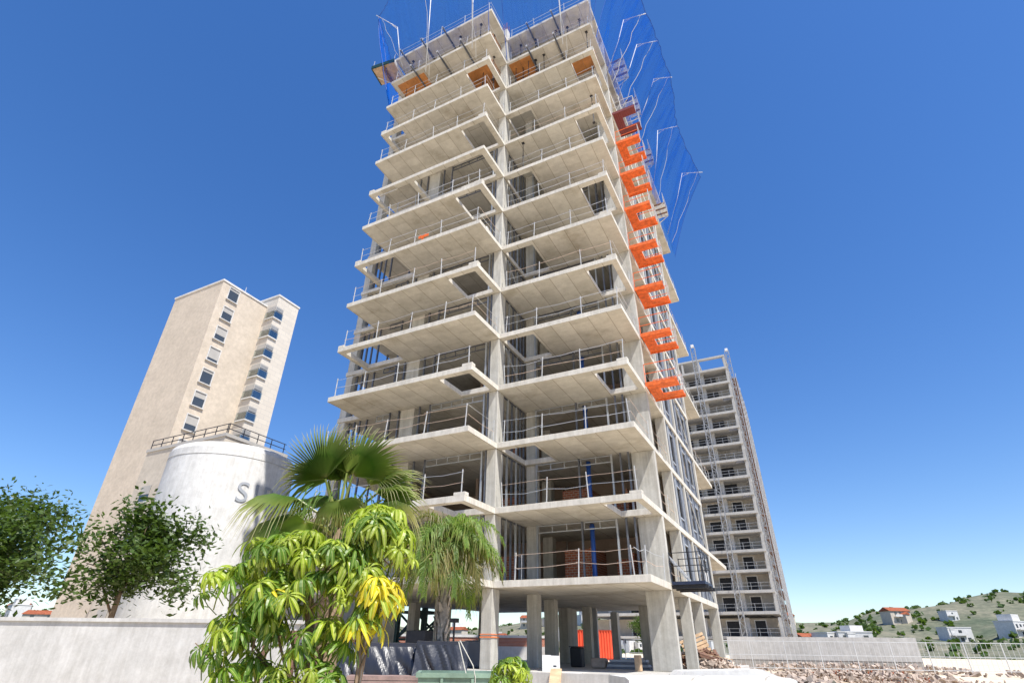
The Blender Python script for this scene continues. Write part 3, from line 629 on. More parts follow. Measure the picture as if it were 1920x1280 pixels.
def scaffold():
    t = thing('scaffolding', 'dense grey tube scaffolding up the right side of the distant tower', 'scaffold', (7.25, 82, 0)); st = MB(); lg = MB(); bd = MB(); H = 49
    for i in range(9):
        for x in (0, .9): st.bar((x, i*2.5, 0), (x, i*2.5, H-(i % 3)), .07)
    for k in range(1, 25):
        z = k*2
        for x in (0, .9): lg.bar((x, 0, z), (x, 20, z), .05); lg.bar((x, 0, z+1), (x, 20, z+1), .04)
        for i in range(9): lg.bar((0, i*2.5, z), (.9, i*2.5, z), .05)
        for i in range(8):
            if (i+k) % 3 == 0: lg.bar((.9, i*2.5, z), (.9, i*2.5+2.5, z+2), .05)
        bd.box(.05, .85, 0, 20, z+.03, z+.08)
    st.obj('standards', 'galv', t); lg.obj('ledgers', 'stud_light', t); bd.obj('boards', 'timber_dark', t)
scaffold()

# ------------------------------------------------------------ left neighbour with bay windows
def neighbour():
    X, Y0, Y1, ZT = -46., 18.8, 22.4, 44.3; t = thing('apartment_tower', 'pale tiled apartment tower with wrap-around corner windows, at the left edge', 'building')
    bx('wall', 'tile_cladding', t, X-11, X, Y0, Y1, 0, ZT); bx('parapet', 'white_wall', t, X-11.1, X+.1, Y0-.1, Y1+.1, ZT, ZT+.25)
    bx('wall', 'wall_peach', t, X-12, X-2.05, 11.8, Y0-.004, 0, ZT-1.3); bx('parapet', 'white_wall', t, X-12.1, X-1.95, 11.7, Y0-.01, ZT-1.3, ZT-1.05)
    MB().bar((X-3, 15.6, ZT-1.05), (X-3, 15.6, ZT+.4), .08).obj('aerial', 'galv', t)
    for i in range(14):
        z = ZT-3.55-3*i
        if z < 1: break
        w = thing_part('bay_window', t, (X, Y0, z))
        MB().box(-1.62, .012, -.03, .05, 0, 1.9).box(-.05, .03, -.028, 1.25, .001, 1.899).obj('reveal', 'shutter', w)
        MB().box(-1.55, -.06, -.045, -.031, .1, 1.75).box(.031, .045, .06, 1.18, .1, 1.75).obj('pane', 'glass', w)
        MB().box(-1.55, -.06, -.055, -.046, 1.0, 1.75).obj('blind', 'shutter', w); MB().box(.046, .055, .06, 1.18, 1.25, 1.75).obj('blind', 'frame_grey', w)
        MB().box(-1.65, .16, -.2, -.17, .05, 1.0).box(.14, .17, -.2, 1.25, .05, 1.0).obj('balustrade', 'balustrade_glass', w)
        MB().box(-1.66, .18, -.22, -.032, -.12, .04).box(.032, .18, -.03, 1.26, -.12, .04).obj('sill', 'white_wall', w)
        MB().bar((.16, -.19, 1.02), (.16, 1.25, 1.02), .05).bar((-1.65, -.19, 1.02), (.16, -.19, 1.02), .05).obj('handrail', 'frame_grey', w)
        q = thing_part('window', t, (X-2.05, 13.6, z)); MB().box(.002, .02, -.7, .7, .2, 1.9).obj('pane', 'glass', q); MB().box(.021, .03, -.7, .7, 1.9-.35*(1+i % 4), 1.9).obj('blind', 'shutter', q); MB().box(.002, .12, -.8, -.702, .1, 2.0).box(.002, .12, .702, .8, .1, 2.0).box(.002, .12, -.7, .7, 1.902, 2.0).box(.002, .2, -.85, .85, .0, .098).obj('frame', 'white_wall', q)
def thing_part(name, parent, loc):
    o = bpy.data.objects.new(name, None); COL.objects.link(o); o.parent = parent; o.location = loc; o.empty_display_size = .1; return o
neighbour()
# white drum with lettering, roof terrace behind, low beige block
def drum():
    c = Vector((-24.95, 4.35, 0)); rad = 4.3; t = thing('white_drum', 'large white curved tank with grey lettering behind the fan palm', 'tank', c); b = MB(); n = 64
    zt = 13.9
    prof = [(rad, 0), (rad, zt-.5), (rad-.12, zt-.2), (rad-.5, zt), (0, zt+.1)]
    for i in range(n):
        a0, a1 = 2*math.pi*i/n, 2*math.pi*(i+1)/n
        for (ra, za), (rb_, zb) in zip(prof, prof[1:]): b.quad((ra*math.cos(a0), ra*math.sin(a0), za), (ra*math.cos(a1), ra*math.sin(a1), za), (rb_*math.cos(a1), rb_*math.sin(a1), zb), (rb_*math.cos(a0), rb_*math.sin(a0), zb))
    b.obj('shell', 'white_render', t, True)
    seam = MB()
    for z in (zt-1.0,):
        for i in range(n): a0, a1 = 2*math.pi*i/n, 2*math.pi*(i+1)/n; seam.bar(((rad+.01)*math.cos(a0), (rad+.01)*math.sin(a0), z), ((rad+.01)*math.cos(a1), (rad+.01)*math.sin(a1), z), .03)
    seam.obj('seam', 'concrete_pale', t)
    ang0 = math.atan2(CAM.y-c.y, CAM.x-c.x)
    for i, ch in enumerate('SIR'):
        cu = bpy.data.curves.new('letter', 'FONT'); cu.body = ch; cu.size = 1.9; cu.extrude = .02; cu.align_x = 'CENTER'
        o = bpy.data.objects.new('letter', cu); COL.objects.link(o); dg = bpy.context.evaluated_depsgraph_get(); me = bpy.data.meshes.new_from_object(o.evaluated_get(dg)); bpy.data.objects.remove(o)
        me.materials.append(M['sign_grey']); q = link('letter', me, t)
        a = ang0+(.22, .43, .66)[i]; q.location = ((rad+.03)*math.cos(a), (rad+.03)*math.sin(a), 9.9); q.rotation_euler = (R(90), 0, a+R(90))
drum()
def low_block():
    t = thing('low_building', 'low beige building with roof railing behind the white tank', 'building'); bx('wall', 'wall_beige', t, -44, -32.5, 8, 15, 0, 18.0); bx('parapet', 'shutter', t, -44.1, -32.4, 7.9, 15.1, 18.0, 18.3)
    for x in (-42, -39, -36):
        for z in (2.5, 6, 9.5, 13): q = thing_part('window', t, (x, 8, z)); MB().box(-.7, .7, -.03, -.003, 0, 1.5).obj('pane', 'glass', q); MB().box(-.8, .8, -.16, -.031, -.12, -.003).obj('sill', 'white_wall', q); MB().box(-.7, .7, -.06, -.031, .7, 1.5).obj('blind', 'shutter', q)
    r = MB()
    for z in (.5, 1.0): r.bar((-44, 8.2, 18.3+z), (-32.6, 8.2, 18.3+z), .06).bar((-32.6, 8.2, 18.3+z), (-32.6, 14.8, 18.3+z), .06)
    for i in range(8): r.bar((-44+i*1.6, 8.2, 18.3), (-44+i*1.6, 8.2, 19.3), .06)
    for i in range(5): r.bar((-32.6, 8.2+i*1.6, 18.3), (-32.6, 8.2+i*1.6, 19.3), .06)
    r.obj('roof_railing', 'black_paint', t)
    t = thing('low_building', 'small beige flat-roofed building with grey window left of the tower', 'building'); bx('wall', 'wall_beige', t, -27, -18.2, 6.2, 13, 0, 9.4); bx('roof_slab', 'white_wall', t, -27.3, -17.8, 5.7, 13.3, 9.4, 9.75)
    for y in (7.2, 9.4, 11.4): q = thing_part('window', t, (-18.2, y, 7.2)); MB().box(.003, .04, -.6, .6, 0, 1.4).obj('pane', 'glass', q); MB().box(.003, .07, -.7, -.602, -.08, 1.5).box(.003, .07, .602, .7, -.08, 1.5).obj('frame', 'frame_grey', q)
    for x in (-25, -22.5, -20): q = thing_part('window', t, (x, 6.2, 7.2)); MB().box(-.6, .6, -.04, -.003, 0, 1.4).obj('pane', 'glass', q)
    r = MB().bar((-27, 5.9, 10.5), (-18, 5.9, 10.5), .05).bar((-18, 5.9, 10.5), (-18, 13, 10.5), .05)
    for i in range(7): r.bar((-27+i*1.5, 5.9, 9.75), (-27+i*1.5, 5.9, 10.5), .05)
    for i in range(5): r.bar((-18, 5.9+i*1.7, 9.75), (-18, 5.9+i*1.7, 10.5), .05)
    r.obj('roof_railing', 'black_paint', t)
low_block()
# grey gateway frames and site wall at the lower left
t = thing('boundary_wall', 'long white site wall running off behind the umbrella tree', 'wall', (-6, -9.5, 0), R(24)); bx('wall', 'concrete_pale', t, -40, 4, -.12, .12, 0, 2.2); bx('coping', 'concrete_pale', t, -40.1, 4.1, -.18, .18, 2.2, 2.3)
for i, (x, y) in enumerate(((2.0, -12.4), (2.9, -11.7))):
    t = thing('scaffold_trestle', 'dark timber trestle frame beside the black tarpaulin, %s' % ('left one' if i == 0 else 'right one'), 'trestle', (x, y, 0), R(27), 'timber trestles at the lower left')
    for k in (-.35, .35): MB().bar((k, 0, 0), (k*.8, 0, 1.75), .12, .08).obj('leg', 'timber_dark', t)
    bx('top_beam', 'timber_dark', t, -.6, .6, -.06, .06, 1.75, 1.9); MB().bar((-.4, 0, .8), (.4, 0, .85), .06).obj('cross_bar', 'black_paint', t)

# ------------------------------------------------------------ things on the ground floor and around it
def crane_base():
    t = thing('crane_tower', 'dark green steel lattice foot of a tower crane seen under the building', 'crane', (-9.3, 8.1, 0)); h = .95
    for x in (-h, h):
        for y in (-h, h): bx('leg', 'crane_green', t, x-.13, x+.13, y-.13, y+.13, 0, 3.6)
    b = MB()
    for z in (.6, 2.0, 3.4):
        for s in (-h, h): b.bar((-h, s, z), (h, s, z), .12).bar((s, -h, z), (s, h, z), .12)
    for z in (.6, 2.0):
        for s in (-h, h): b.bar((-h, s, z), (h, s, z+1.4), .1).bar((h, s, z), (-h, s, z+1.4), .1).bar((s, -h, z), (s, h, z+1.4), .1)
    b.obj('bracing', 'crane_green', t)
crane_base()
t = thing('brick_wall', 'long low red brick wall beyond the site, seen between the columns', 'wall', (-26, 26.5, 0), R(33.6)); bx('base', 'concrete_pale', t, -14, 16, -.2, .2, 0, 1.75); bx('wall', 'brick', t, -14, 16, -.15, .15, 1.753, 2.5); bx('coping', 'white_wall', t, -14, 16, -.22, .22, 2.5, 2.72)
def container(label, loc, rz, mat, L=5.2, H=2.55, Wd=2.3, cat='container'):
    t = thing('site_container', label, cat, loc, rz)
    B2 = {-1: MB(), 1: MB()}; n = int(L/.26)
    for i in range(n):
        x0 = -L/2+.08+(L-.16)*i/n; w = (L-.16)/n; P = [(x0, 0), (x0+w*.3, 0), (x0+w*.5, .07), (x0+w*.8, .07), (x0+w, 0)]
        for s in (-1, 1):
            for (xa, da), (xb, db) in zip(P, P[1:]):
                y0, y1 = s*(Wd/2-da), s*(Wd/2-db); q = [(xa, y0, .16), (xb, y1, .16), (xb, y1, H-.1), (xa, y0, H-.1)]; B2[s].quad(*(q if s < 0 else q[::-1]))
    for s in (-1, 1): B2[s].obj('side_panel', mat, t); bx('roof', mat, t, -L/2, L/2, -Wd/2, Wd/2, H-.1, H); bx('floor_frame', mat, t, -L/2, L/2, -Wd/2, Wd/2, 0, .16)
    for x in (-L/2, L/2-.08): bx('end_wall', mat, t, x, x+.08, -Wd/2+.01, Wd/2-.01, .161, H-.101)
    for x in (-L/2-.02, L/2-.1):
        for y in (-Wd/2-.02, Wd/2-.1): bx('corner_post', mat, t, x, x+.12, y, y+.12, .01, H-.01)
    return t
container('orange-red corrugated container behind the columns', (-8.5, 36.6, .7), R(20), 'container_red', 4.4)
t = thing('ladder', 'red steel ladder leaning against the orange container', 'ladder', (-9.9, 34.6, .2), R(20))
MB().bar((-.28, 0, 0), (-.28, .25, 2.9), .05).bar((.28, 0, 0), (.28, .25, 2.9), .05).obj('stile', 'container_red', t)
for i in range(9): MB().bar((-.28, .03*i, .25+.3*i), (.28, .03*i, .25+.3*i), .035).obj('rung', 'container_red', t)
bx('screen_wall', 'panel_pale', T, -.9, -.05, 13.2, 13.4, G0, zk(1))
tag(bevel(bx('black_board', 'black_paint', None, 4.35, 5.35, 9.2, 9.35, G0, 2.35)), 'tall stack of black shuttering boards beside the right corner pier', 'boards')
t = thing('cardboard_box', 'white cardboard box standing on the ground floor between columns', 'box', (2.3, .6, G0), R(25)); bx('carton', 'box_white', t, -.33, .33, -.28, .28, 0, .5); bx('flap', 'box_white', t, -.33, .0, -.28, .28, .503, .52); bx('printed_mark', 'black_paint', t, .08, .2, -.284, -.281, .14, .19)
t = thing('plastic_bin', 'black site bin at the edge of the ground floor', 'bin', (1.35, 6.0, G0)); bevel(bx('body', 'black_paint', t, -.28, .28, -.26, .26, 0, .8), .05); bx('rim', 'black_paint', t, -.31, .31, -.29, .29, .803, .84)
t = thing('board_stack', 'grey boards stacked on the ground floor behind the plinth edge', 'boards', (4.05, 5.2, G0), R(6))
for i in range(4): bx('board', 'panel_pale' if i % 2 else 'stud', t, -.95+i*.05, .9-i*.04, -.4, .4, i*.09, i*.09+.08)
t = thing('cement_bag', 'lumpy grey bag leaning beside the stacked boards', 'bag', (2.75, 5.0, G0)); o = MB().obox((0, 0, .2), Vector((1, 0, 0)), Vector((0, 1, 0)), Vector((0, 0, 1)), .35, .28, .2).obj('sack', 'rubble', t); bevel(o, .12, 3)
tag(bevel(bx('timber_block', 'timber', None, 5.02, 5.25, 2.5, 2.8, G0, 1.45)), 'small upright timber block at the foot of the right corner pier', 'timber')
o = MB().obox((3.35, -1.55, .58), Vector((math.cos(.35), math.sin(.35), 0)), Vector((-math.sin(.35), math.cos(.35), .32)).normalized(), Vector((0, -.3, 1)).normalized(), .2, 1.35, .025).obj('plank', 'timber'); tag(o, 'pale timber plank leaning as a ramp against the plinth', 'plank')
def pallet(parent, mat='timber'):
    for i in range(6): bx('top_board', mat, parent, -.6, .6, -.5+i*.175, -.5+i*.175+.12, .12, .145)
    for y in (-.45, 0, .45): bx('bearer', mat, parent, -.6, .6, y-.045, y+.045, .022, .118)
    for x in (-.5, 0, .5): bx('bottom_board', mat, parent, x-.05, x+.05, -.5, .5, 0, .02)
t = thing('pallet', 'pale wooden pallet tipped on edge on top of the rubble heap', 'pallet', (6.35, 8.6, 1.72), R(20)); t.rotation_euler = (R(74), R(-20), R(24)); pallet(t)
t = thing('pallet', 'brown wooden pallet lying low on the rubble heap', 'pallet', (6.9, 8.1, 1.35), R(20)); t.rotation_euler = (R(14), R(15), R(35)); pallet(t, 'timber_dark')
for i, (c, d, l) in enumerate((((5.9, 7.8, 1.42), (.9, .25, .22), 'left'), ((7.1, 8.1, 1.45), (.9, .2, -.18), 'right'))):
    d = Vector(d).normalized(); o = MB().bar(Vector(c)-d*.9, Vector(c)+d*.9, .2, .03).obj('plank', 'timber'); tag(o, 'loose timber plank sloping down the %s side of the rubble heap' % l, 'plank')
def rubble(name, label, c, ext, n, mats, seed, hmax=.9, sz=1.):
    rnd = random.Random(seed); b = MB()
    for i in range(n):
        x = rnd.gauss(0, .38)*ext[0]; y = rnd.gauss(0, .38)*ext[1]; h = max(0, hmax*(1-((x/ext[0])**2+(y/ext[1])**2)*.9)); z = rnd.uniform(0, 1)*h; s = rnd.uniform(.05, .24)*sz
        q = Matrix.Rotation(rnd.uniform(0, 6), 3, Vector((rnd.random()-.5, rnd.random()-.5, rnd.random()))) ; b.obox((c[0]+x, c[1]+y, c[2]+z), q@Vector((1, 0, 0)), q@Vector((0, 1, 0)), q@Vector((0, 0, 1)), s*rnd.uniform(.6, 2.2), s, s*rnd.uniform(.25, .7))
    o = b.obj(name, mats); struct(o, 'stuff'); o['label'] = label; o['category'] = 'rubble'
rubble('rubble_heap', 'heap of broken brick and timber scraps beside the tower', (6.6, 8.6, .92), (1.35, .9), 420, 'timber_dark', 1, .75, .5)
rubble('rubble_heap', 'pale rubble and plaster under the pallets', (6.9, 8.0, .92), (1.5, .8), 360, 'rubble', 2, .4, .45)
rubble('rubble_heap', 'rubble spread on the ground behind the columns', (2.0, 24.5, .0), (4.2, 2.2), 320, 'rubble', 3, 1.5)
rubble('rubble_heap', 'rust red scrap and rubble on the ground to the right', (13.5, 27, .0), (6, 4.5), 420, 'rust', 5, .5, .45)
rubble('rubble_heap', 'grey debris scattered on the ground to the right', (13.0, 25, .0), (8, 5), 1100, 'rubble', 6, .55, .5)
rubble('rubble_heap', 'small pale debris along the foot of the far tower', (14, 44, 0), (14, 5), 500, 'rubble', 8, .8, .8)
def site_fence(label, a, b, h=2.0, z=0.4):
    a, b = Vector(a), Vector(b); L = (b-a).length; t = thing('mesh_fence', label, 'fence', (a.x, a.y, z), math.atan2(b.y-a.y, b.x-a.x), 'site fences'); n = max(1, int(L/2.5))
    for i in range(n+1): MB().bar((L*i/n, 0, 0), (L*i/n, 0, h), .06).obj('post', 'galv', t)
    w = MB()
    for z2 in (.1, h/2, h-.05): w.bar((0, 0, z2), (L, 0, z2), .045)
    k = int(L/.35)
    for i in range(k): w.bar((L*i/k, 0, .1), (L*i/k, 0, h-.05), .018)
    w.obj('mesh_panel', 'galv', t)
site_fence('galvanised mesh fence behind the rubble between the tower and the far block', (4, 31), (34, 41)); site_fence('galvanised mesh fence seen through the ground floor by the columns', (-2.5, 27), (5, 30.5))
def low_white():
    t = thing('white_wall_block', 'white rendered wall with dark base at the foot of the distant tower', 'wall', (6, 46, 0), R(8)); bx('wall', 'concrete_pale', t, -3, 14, 0, .3, .9, 2.9); bx('base', 'concrete_dark', t, -3, 14, .03, .27, 0, .9)
low_white()
# pale concrete trough wall in the right foreground
t = thing('precast_beam', 'long white precast concrete trough beam lying in the right foreground', 'beam', (9.75, -10.75, -.05), R(36.5))
b = MB(); pr = [(-.42, 0), (-.42, .95), (-.60, 1.08), (-.60, 1.30), (-.44, 1.33), (.30, 1.33), (.36, 1.30), (.36, 0)]; L = 1.38
for (ya, za), (yb, zb) in zip(pr, pr[1:]): b.quad((-L, ya, za), (L, ya, za), (L, yb, zb), (-L, yb, zb))
for x, rev in ((-L, True), (L, False)): q = [(x, y, z) for y, z in pr]; b.quad(*(q if rev else q[::-1]))
b.obj('body', 'white_render', t)
t = thing('concrete_block', 'white concrete block with sloping end behind the trough beam', 'block', (9.95, -8.3, -.12), R(30)); b = MB(); pr = [(-1.2, 0), (-1.2, 1.28), (-1.0, 1.42), (.5, 1.46), (1.2, 1.2), (1.2, 0)]
for (xa, za), (xb, zb) in zip(pr, pr[1:]): b.quad((xa, -.35, za), (xb, -.35, zb), (xb, .35, zb), (xa, .35, za))
for y, rev in ((-.35, True), (.35, False)): q = [(x, y, z) for x, z in pr]; b.quad(*(q if rev else q[::-1]))
b.obj('body', 'white_render', t)
t = thing('green_trough', 'weathered green skip with debris at the lower right corner', 'skip', (11.25, -10.0, 0), R(25)); bx('body', 'skip_green', t, -.6, .8, -.5, .5, 0, 1.08); bx('rim', 'skip_green', t, -.66, .86, -.56, .56, 1.082, 1.14)
rubble('rubble_heap', 'reddish debris heaped in the green skip at the lower right', (11.3, -9.95, 1.14), (.6, .4), 160, 'rubble', 9, .12, .25)

# skip, tarpaulin stacks
def skip():
    t = thing('skip', 'weathered pale green steel skip in front of the shaggy palm trunk', 'skip', (6.3, -12.55, 0), R(33)); b = MB(); L, Wd, H = .62, .5, 1.27
    pr = [(-L+.12, 0), (L-.12, 0), (L, H), (-L, H)]
    for s in (-1, 1): q = [(x, s*Wd, z) for x, z in pr]; b.quad(*(q if s < 0 else q[::-1]))
    b.quad((-L+.12, -Wd, 0), (-L, -Wd, H), (-L, Wd, H), (-L+.12, Wd, 0)); b.quad((L-.12, -Wd, 0), (L-.12, Wd, 0), (L, Wd, H), (L, -Wd, H)); b.quad((-L+.12, -Wd, .02), (L-.12, -Wd, .02), (L-.12, Wd, .02), (-L+.12, Wd, .02))
    b.obj('body', 'skip_green', t)
    MB().bar((-L-.03, -Wd, H), (L+.03, -Wd, H), .06).bar((-L-.03, Wd, H), (L+.03, Wd, H), .06).bar((-L, -Wd, H), (-L, Wd, H), .06).bar((L, -Wd, H), (L, Wd, H), .06).obj('rim', 'skip_green', t)
    for x in (-.25, .22): MB().bar((x, -Wd-.02, .05), (x, -Wd-.02, H-.04), .06, .04).obj('rib', 'skip_green', t)
    o = MB().tube([(.12, -.5, 1.28), (-.02, -.35, 1.72), (.0, -.34, 1.74), (.22, -.5, 1.4), (.26, -.54, 1.25), (.27, -.56, .7)], .008, 6).obj('lifting_sling', 'rope'); o.location = t.location; o.rotation_euler = t.rotation_euler; tag(o, 'pale rope sling hooked over the rim of the green skip', 'sling')
skip()
def stack(label, loc, rz, L, Wd, H, mat):
    t = thing('board_stack', label, 'boards', loc, rz, 'stacks of boards under the tarpaulins'); n = int(H/.075)
    for i in range(n): bx('board', mat, t, -L/2+random.uniform(-.015, .015), L/2+random.uniform(-.015, .015), -Wd/2, Wd/2, i*.075, i*.075+.066)
    return t
stack('lower stack of brown deck boards beside the umbrella tree', (4.55, -12.0, 0), R(33), 1.5, .7, 1.27, 'deck_board'); stack('upper stack of brown deck boards half hidden by black sheeting', (4.15, -11.35, .0), R(33), 1.9, .9, 1.62, 'deck_board')
def tarp(label, loc, rz, L, Wd, z0f, z1, seed):
    """sheet draped over a stack: top, two ends and the front with a ragged hem"""
    b = MB(); nu, nv = 70, 40; P = {}
    for i in range(nu+1):
        u = (i/nu-.5)*L*1.02
        hem = z0f(i/nu)
        run = [(Wd/2+.05, z1-.35), (Wd/2+.03, z1-.03), (Wd/2-.1, z1+.02), (0, z1+.03), (-Wd/2+.08, z1+.02), (-Wd/2-.04, z1-.04)]
        for j in range(nv+1):
            g = j/nv
            if g < .4:
                x = g/.4*(len(run)-1); k = min(int(x), len(run)-2); f = x-k; y = run[k][0]*(1-f)+run[k+1][0]*f; z = run[k][1]*(1-f)+run[k+1][1]*f
            else: f = (g-.4)/.6; y = -Wd/2-.04-.16*f; z = (z1-.04)*(1-f)+hem*f
            a = .02 if g < .4 else .03+.16*(g-.4)/.6
            w = noise.noise(Vector((u*3.2+z*1.8, z*.9-u*.5, seed)))*a*1.2+noise.noise(Vector((u*7+z*3.2, z*1.2, seed+3)))*a*.45
            P[i, j] = (u+w*.6, y-abs(w)*1.2, z+(w*.35 if g < .4 else 0))
    for i in range(nu):
        for j in range(nv): b.quad(P[i, j], P[i+1, j], P[i+1, j+1], P[i, j+1])
    o = b.obj('tarpaulin', 'tarp', None, True); o.location = loc; o.rotation_euler = (0, 0, rz); return tag(o, label, 'tarpaulin', 'black tarpaulins over the board stacks')
tarp('shiny black tarpaulin pulled back over the left stack of boards', (4.15, -11.35, 0), R(33), 1.95, .95, lambda f: .98+.5*f**1.6+.05*math.sin(f*19), 1.68, 1)
tarp('bunched black tarpaulin hanging in folds next to the palm trunk', (5.05, -11.15, 0), R(33), .95, .95, lambda f: .55+.1*math.sin(f*9), 1.72, 7)
bx('core', 'timber_dark', tag(link('board_stack', None, None, (5.05, -11.15, 0)), 'bulky stack hidden inside the bunched black tarpaulin', 'boards', 'stacks of boards under the tarpaulins'), -.35, .35, -.3, .3, 0, 1.66)
bpy.data.objects['board_stack.002'].rotation_euler = (0, 0, R(33))
t = thing('lamp_bollard', 'thin dark post with a flat head between the palm and the middle column', 'lamp', (-1.2, -.9, .74)); MB().tube([(0, 0, 0), (0, 0, 1.75)], .04, 8).obj('post', 'black_paint', t); bx('head', 'black_paint', t, -.13, .13, -.13, .13, 1.75, 1.9)
tag(bevel(bx('black_cabinet', 'black_paint', None, -3.0, -2.1, -1.6, -1.0, .745, 2.2)), 'matt black cabinet standing left of the middle column', 'cabinet')
tag(bevel(bx('grey_tank', 'panel_grey', None, -1.9, -1.0, 1.0, 1.8, G0+.003, 1.9), .06), 'blue-grey box behind the dark post left of the middle column', 'box')

# ------------------------------------------------------------ vegetation
SR = Vector((.889, .457, 0)); SC = Vector((.457, -.889, 0)); ZU = Vector((0, 0, 1))    # across the view, towards the street, up
def frame(y, z):
    y = Vector(y).normalized(); x = y.cross(Vector(z)).normalized(); z = x.cross(y); return Matrix((x, y, z)).transposed()
def fan_leaf(name, hub, d, nrm, rad, root, mat, parent, seed, spread=250, n=38, droop=.35, curv=.25):
    rnd = random.Random(seed); b = MB(); F = frame(d, nrm); hub = Vector(hub); st = R(spread)/n
    def P(r, a, z): 
        x, y = r*math.sin(a), r*math.cos(a); return hub+F@Vector((x*rad, y*rad, (z-curv*x*x)*rad))
    for i in range(n):
        a = (i+.5-n/2)*st; ln = (1-.28*(abs(a)/R(spread/2))**2)*rnd.uniform(.92, 1.05); dr = droop*rnd.uniform(.6, 1.5); j = .4*ln; tw = rnd.uniform(-.035, .035)
        e = st/2; pl = .085
        def row(r, w, zz): return (P(r, a-e*w+tw*max(0, r-j), zz), P(r, a+tw*max(0, r-j), zz+pl*w*min(1, r*2)), P(r, a+e*w+tw*max(0, r-j), zz))
        rows = [(row(.03, 1, 0), .03), (row(.3, 1, 0), .3), (row(j, 1, 0), .5), (row(j+(ln-j)*.4, .6, -dr*.1), .72), (row(j+(ln-j)*.75, .22, -dr*.42), .9), (row(ln, .02, -dr), 1)]
        for (A, ta), (B, tb) in zip(rows, rows[1:]):
            b.quad(A[0], A[1], B[1], B[0], uv=[(0, ta), (.3, ta), (.3, tb), (0, tb)]); b.quad(A[1], A[2], B[2], B[1], uv=[(.3, ta), (1, ta), (1, tb), (.3, tb)])
    root = Vector(root); md = root.lerp(hub, .5)+Vector((0, 0, .06)); b.tube([root, md, hub], [.03, .02, .014], 6, .0, .08)
    return b.obj('frond', mat, parent, False, True)
def fan_palm():
    c = Vector((6.10, -15.50, 3.05)); t = thing('fan_palm', 'fan palm with big pleated leaves rising above the umbrella tree', 'palm', (c.x+.08, c.y, 0)); off = -Vector(t.location)
    hub1 = Vector((5.88, -15.72, 3.70)); hub2 = Vector((6.13, -15.46, 3.78))
    Lf = [(hub1, ZU*.85-SR*.5-SC*.05, SC+ZU*.12-SR*.15, .95, 'fan_leaf', 135), (hub2, ZU*.95+SR*.32-SC*.15, SC*1-SR*.05+ZU*.1, .92, 'fan_leaf', 165),
          (c+SR*.52+ZU*.42-SC*.1, SR*1+ZU*.28, ZU*.9-SC*.4, .62, 'fan_leaf', 200), (c+SR*.45+ZU*.62-SC*.3, SR*.75+ZU*.6, ZU*.5-SR*.8-SC*.2, .6, 'fan_leaf', 190),
          (c-SR*.62+ZU*.36+SC*.1, -SR*1+ZU*.05, ZU*1+SC*.15, .85, 'fan_leaf', 200), (c-SR*.5+ZU*.02+SC*.35, -SR*1-ZU*.32+SC*.2, ZU*.8+SC*.6, .8, 'fan_leaf', 210),
          (c-SR*.30-ZU*.02+SC*.5, -SR*.45-ZU*.75+SC*.5, ZU*.45+SC*.9, .62, 'fan_leaf_pale', 200), (c+SR*.08+ZU*.26+SC*.5, SR*.3-ZU*.55+SC*.6, ZU*.6+SC*.8, .55, 'fan_leaf_pale', 190),
          (c-SR*.35+ZU*.7-SC*.2, -SR*.75+ZU*.75-SC*.2, SC*.4+ZU*.6, .8, 'fan_leaf', 190), (c+SR*.25+ZU*.2-SC*.6, SR*.5+ZU*.1-SC*.8, ZU, .75, 'fan_leaf', 210), (c-SR*.3+ZU*.4-SC*.6, -SR*.4+ZU*.5-SC*.7, ZU*.7-SC*.2, .75, 'fan_leaf', 210),
          (c+SR*.35-ZU*.15+SC*.1, SR*.8-ZU*.55+SC*.2, ZU*.7+SR*.4, .65, 'fan_leaf', 200), (c+SR*.2-ZU*.2-SC*.4, SR*.5-ZU*.7-SC*.5, ZU*.6+SR*.4-SC*.5, .65, 'fan_leaf', 200), (c-SR*.35-ZU*.15-SC*.3, -SR*.7-ZU*.6-SC*.3, ZU*.7-SR*.4, .7, 'fan_leaf', 200),
          (c+ZU*.75+SC*.05-SR*.02, ZU*1+SR*.02-SC*.35, SC*1+ZU*.3, .74, 'fan_leaf_pale', 60),
          (c-SR*.22+ZU*.72-SC*.3, ZU*1-SR*.25-SC*.5, SC*.8+ZU*.5, .8, 'fan_leaf_pale', 110), (c+SR*.22+ZU*.68-SC*.35, ZU*.9+SR*.5-SC*.5, SC*.8+ZU*.5-SR*.2, .78, 'fan_leaf_pale', 110), (c+SR*.5+ZU*.3+SC*.15, SR*.95-ZU*.05+SC*.25, ZU*.95+SC*.3, .68, 'fan_leaf_pale', 170)]
    for i, (h, d, n, r, m_, sp) in enumerate(Lf): fan_leaf('frond', h+off, d, n, r, c+off+Vector((random.uniform(-.05, .05), random.uniform(-.05, .05), random.uniform(-.2, .05))), m_, t, i, sp, 38 if sp > 100 else 14, droop=.12 if i < 2 else (.5 if i < 6 else .75), curv=.10 if i < 2 else .35)
    # curling dry threads hanging among the leaf bases
    th = MB(); rnd = random.Random(5)
    for i in range(170):
        a = rnd.uniform(0, 6.28); q = c+Vector((math.cos(a), math.sin(a), 0))*rnd.uniform(.1, .55)+ZU*rnd.uniform(-.1, .5); L = rnd.uniform(.25, .55); dx = Vector((math.cos(a+rnd.uniform(-1, 1)), math.sin(a), 0))*rnd.uniform(.05, .2); w = rnd.uniform(.006, .014)
        pts = [q+dx*f-ZU*(L*f*f) for f in (0, .35, .7, 1)]
        for A, B, k in zip(pts, pts[1:], range(3)):
            x = SR*w*(1-k*.25); y = SR*w*(.75-k*.25); th.quad(A+off-x, A+off+x, B+off+y, B+off-y, uv=[(.3, .4+.2*k)]*4)
    th.obj('hanging_leaf_tips', 'fan_leaf', t, False, True)
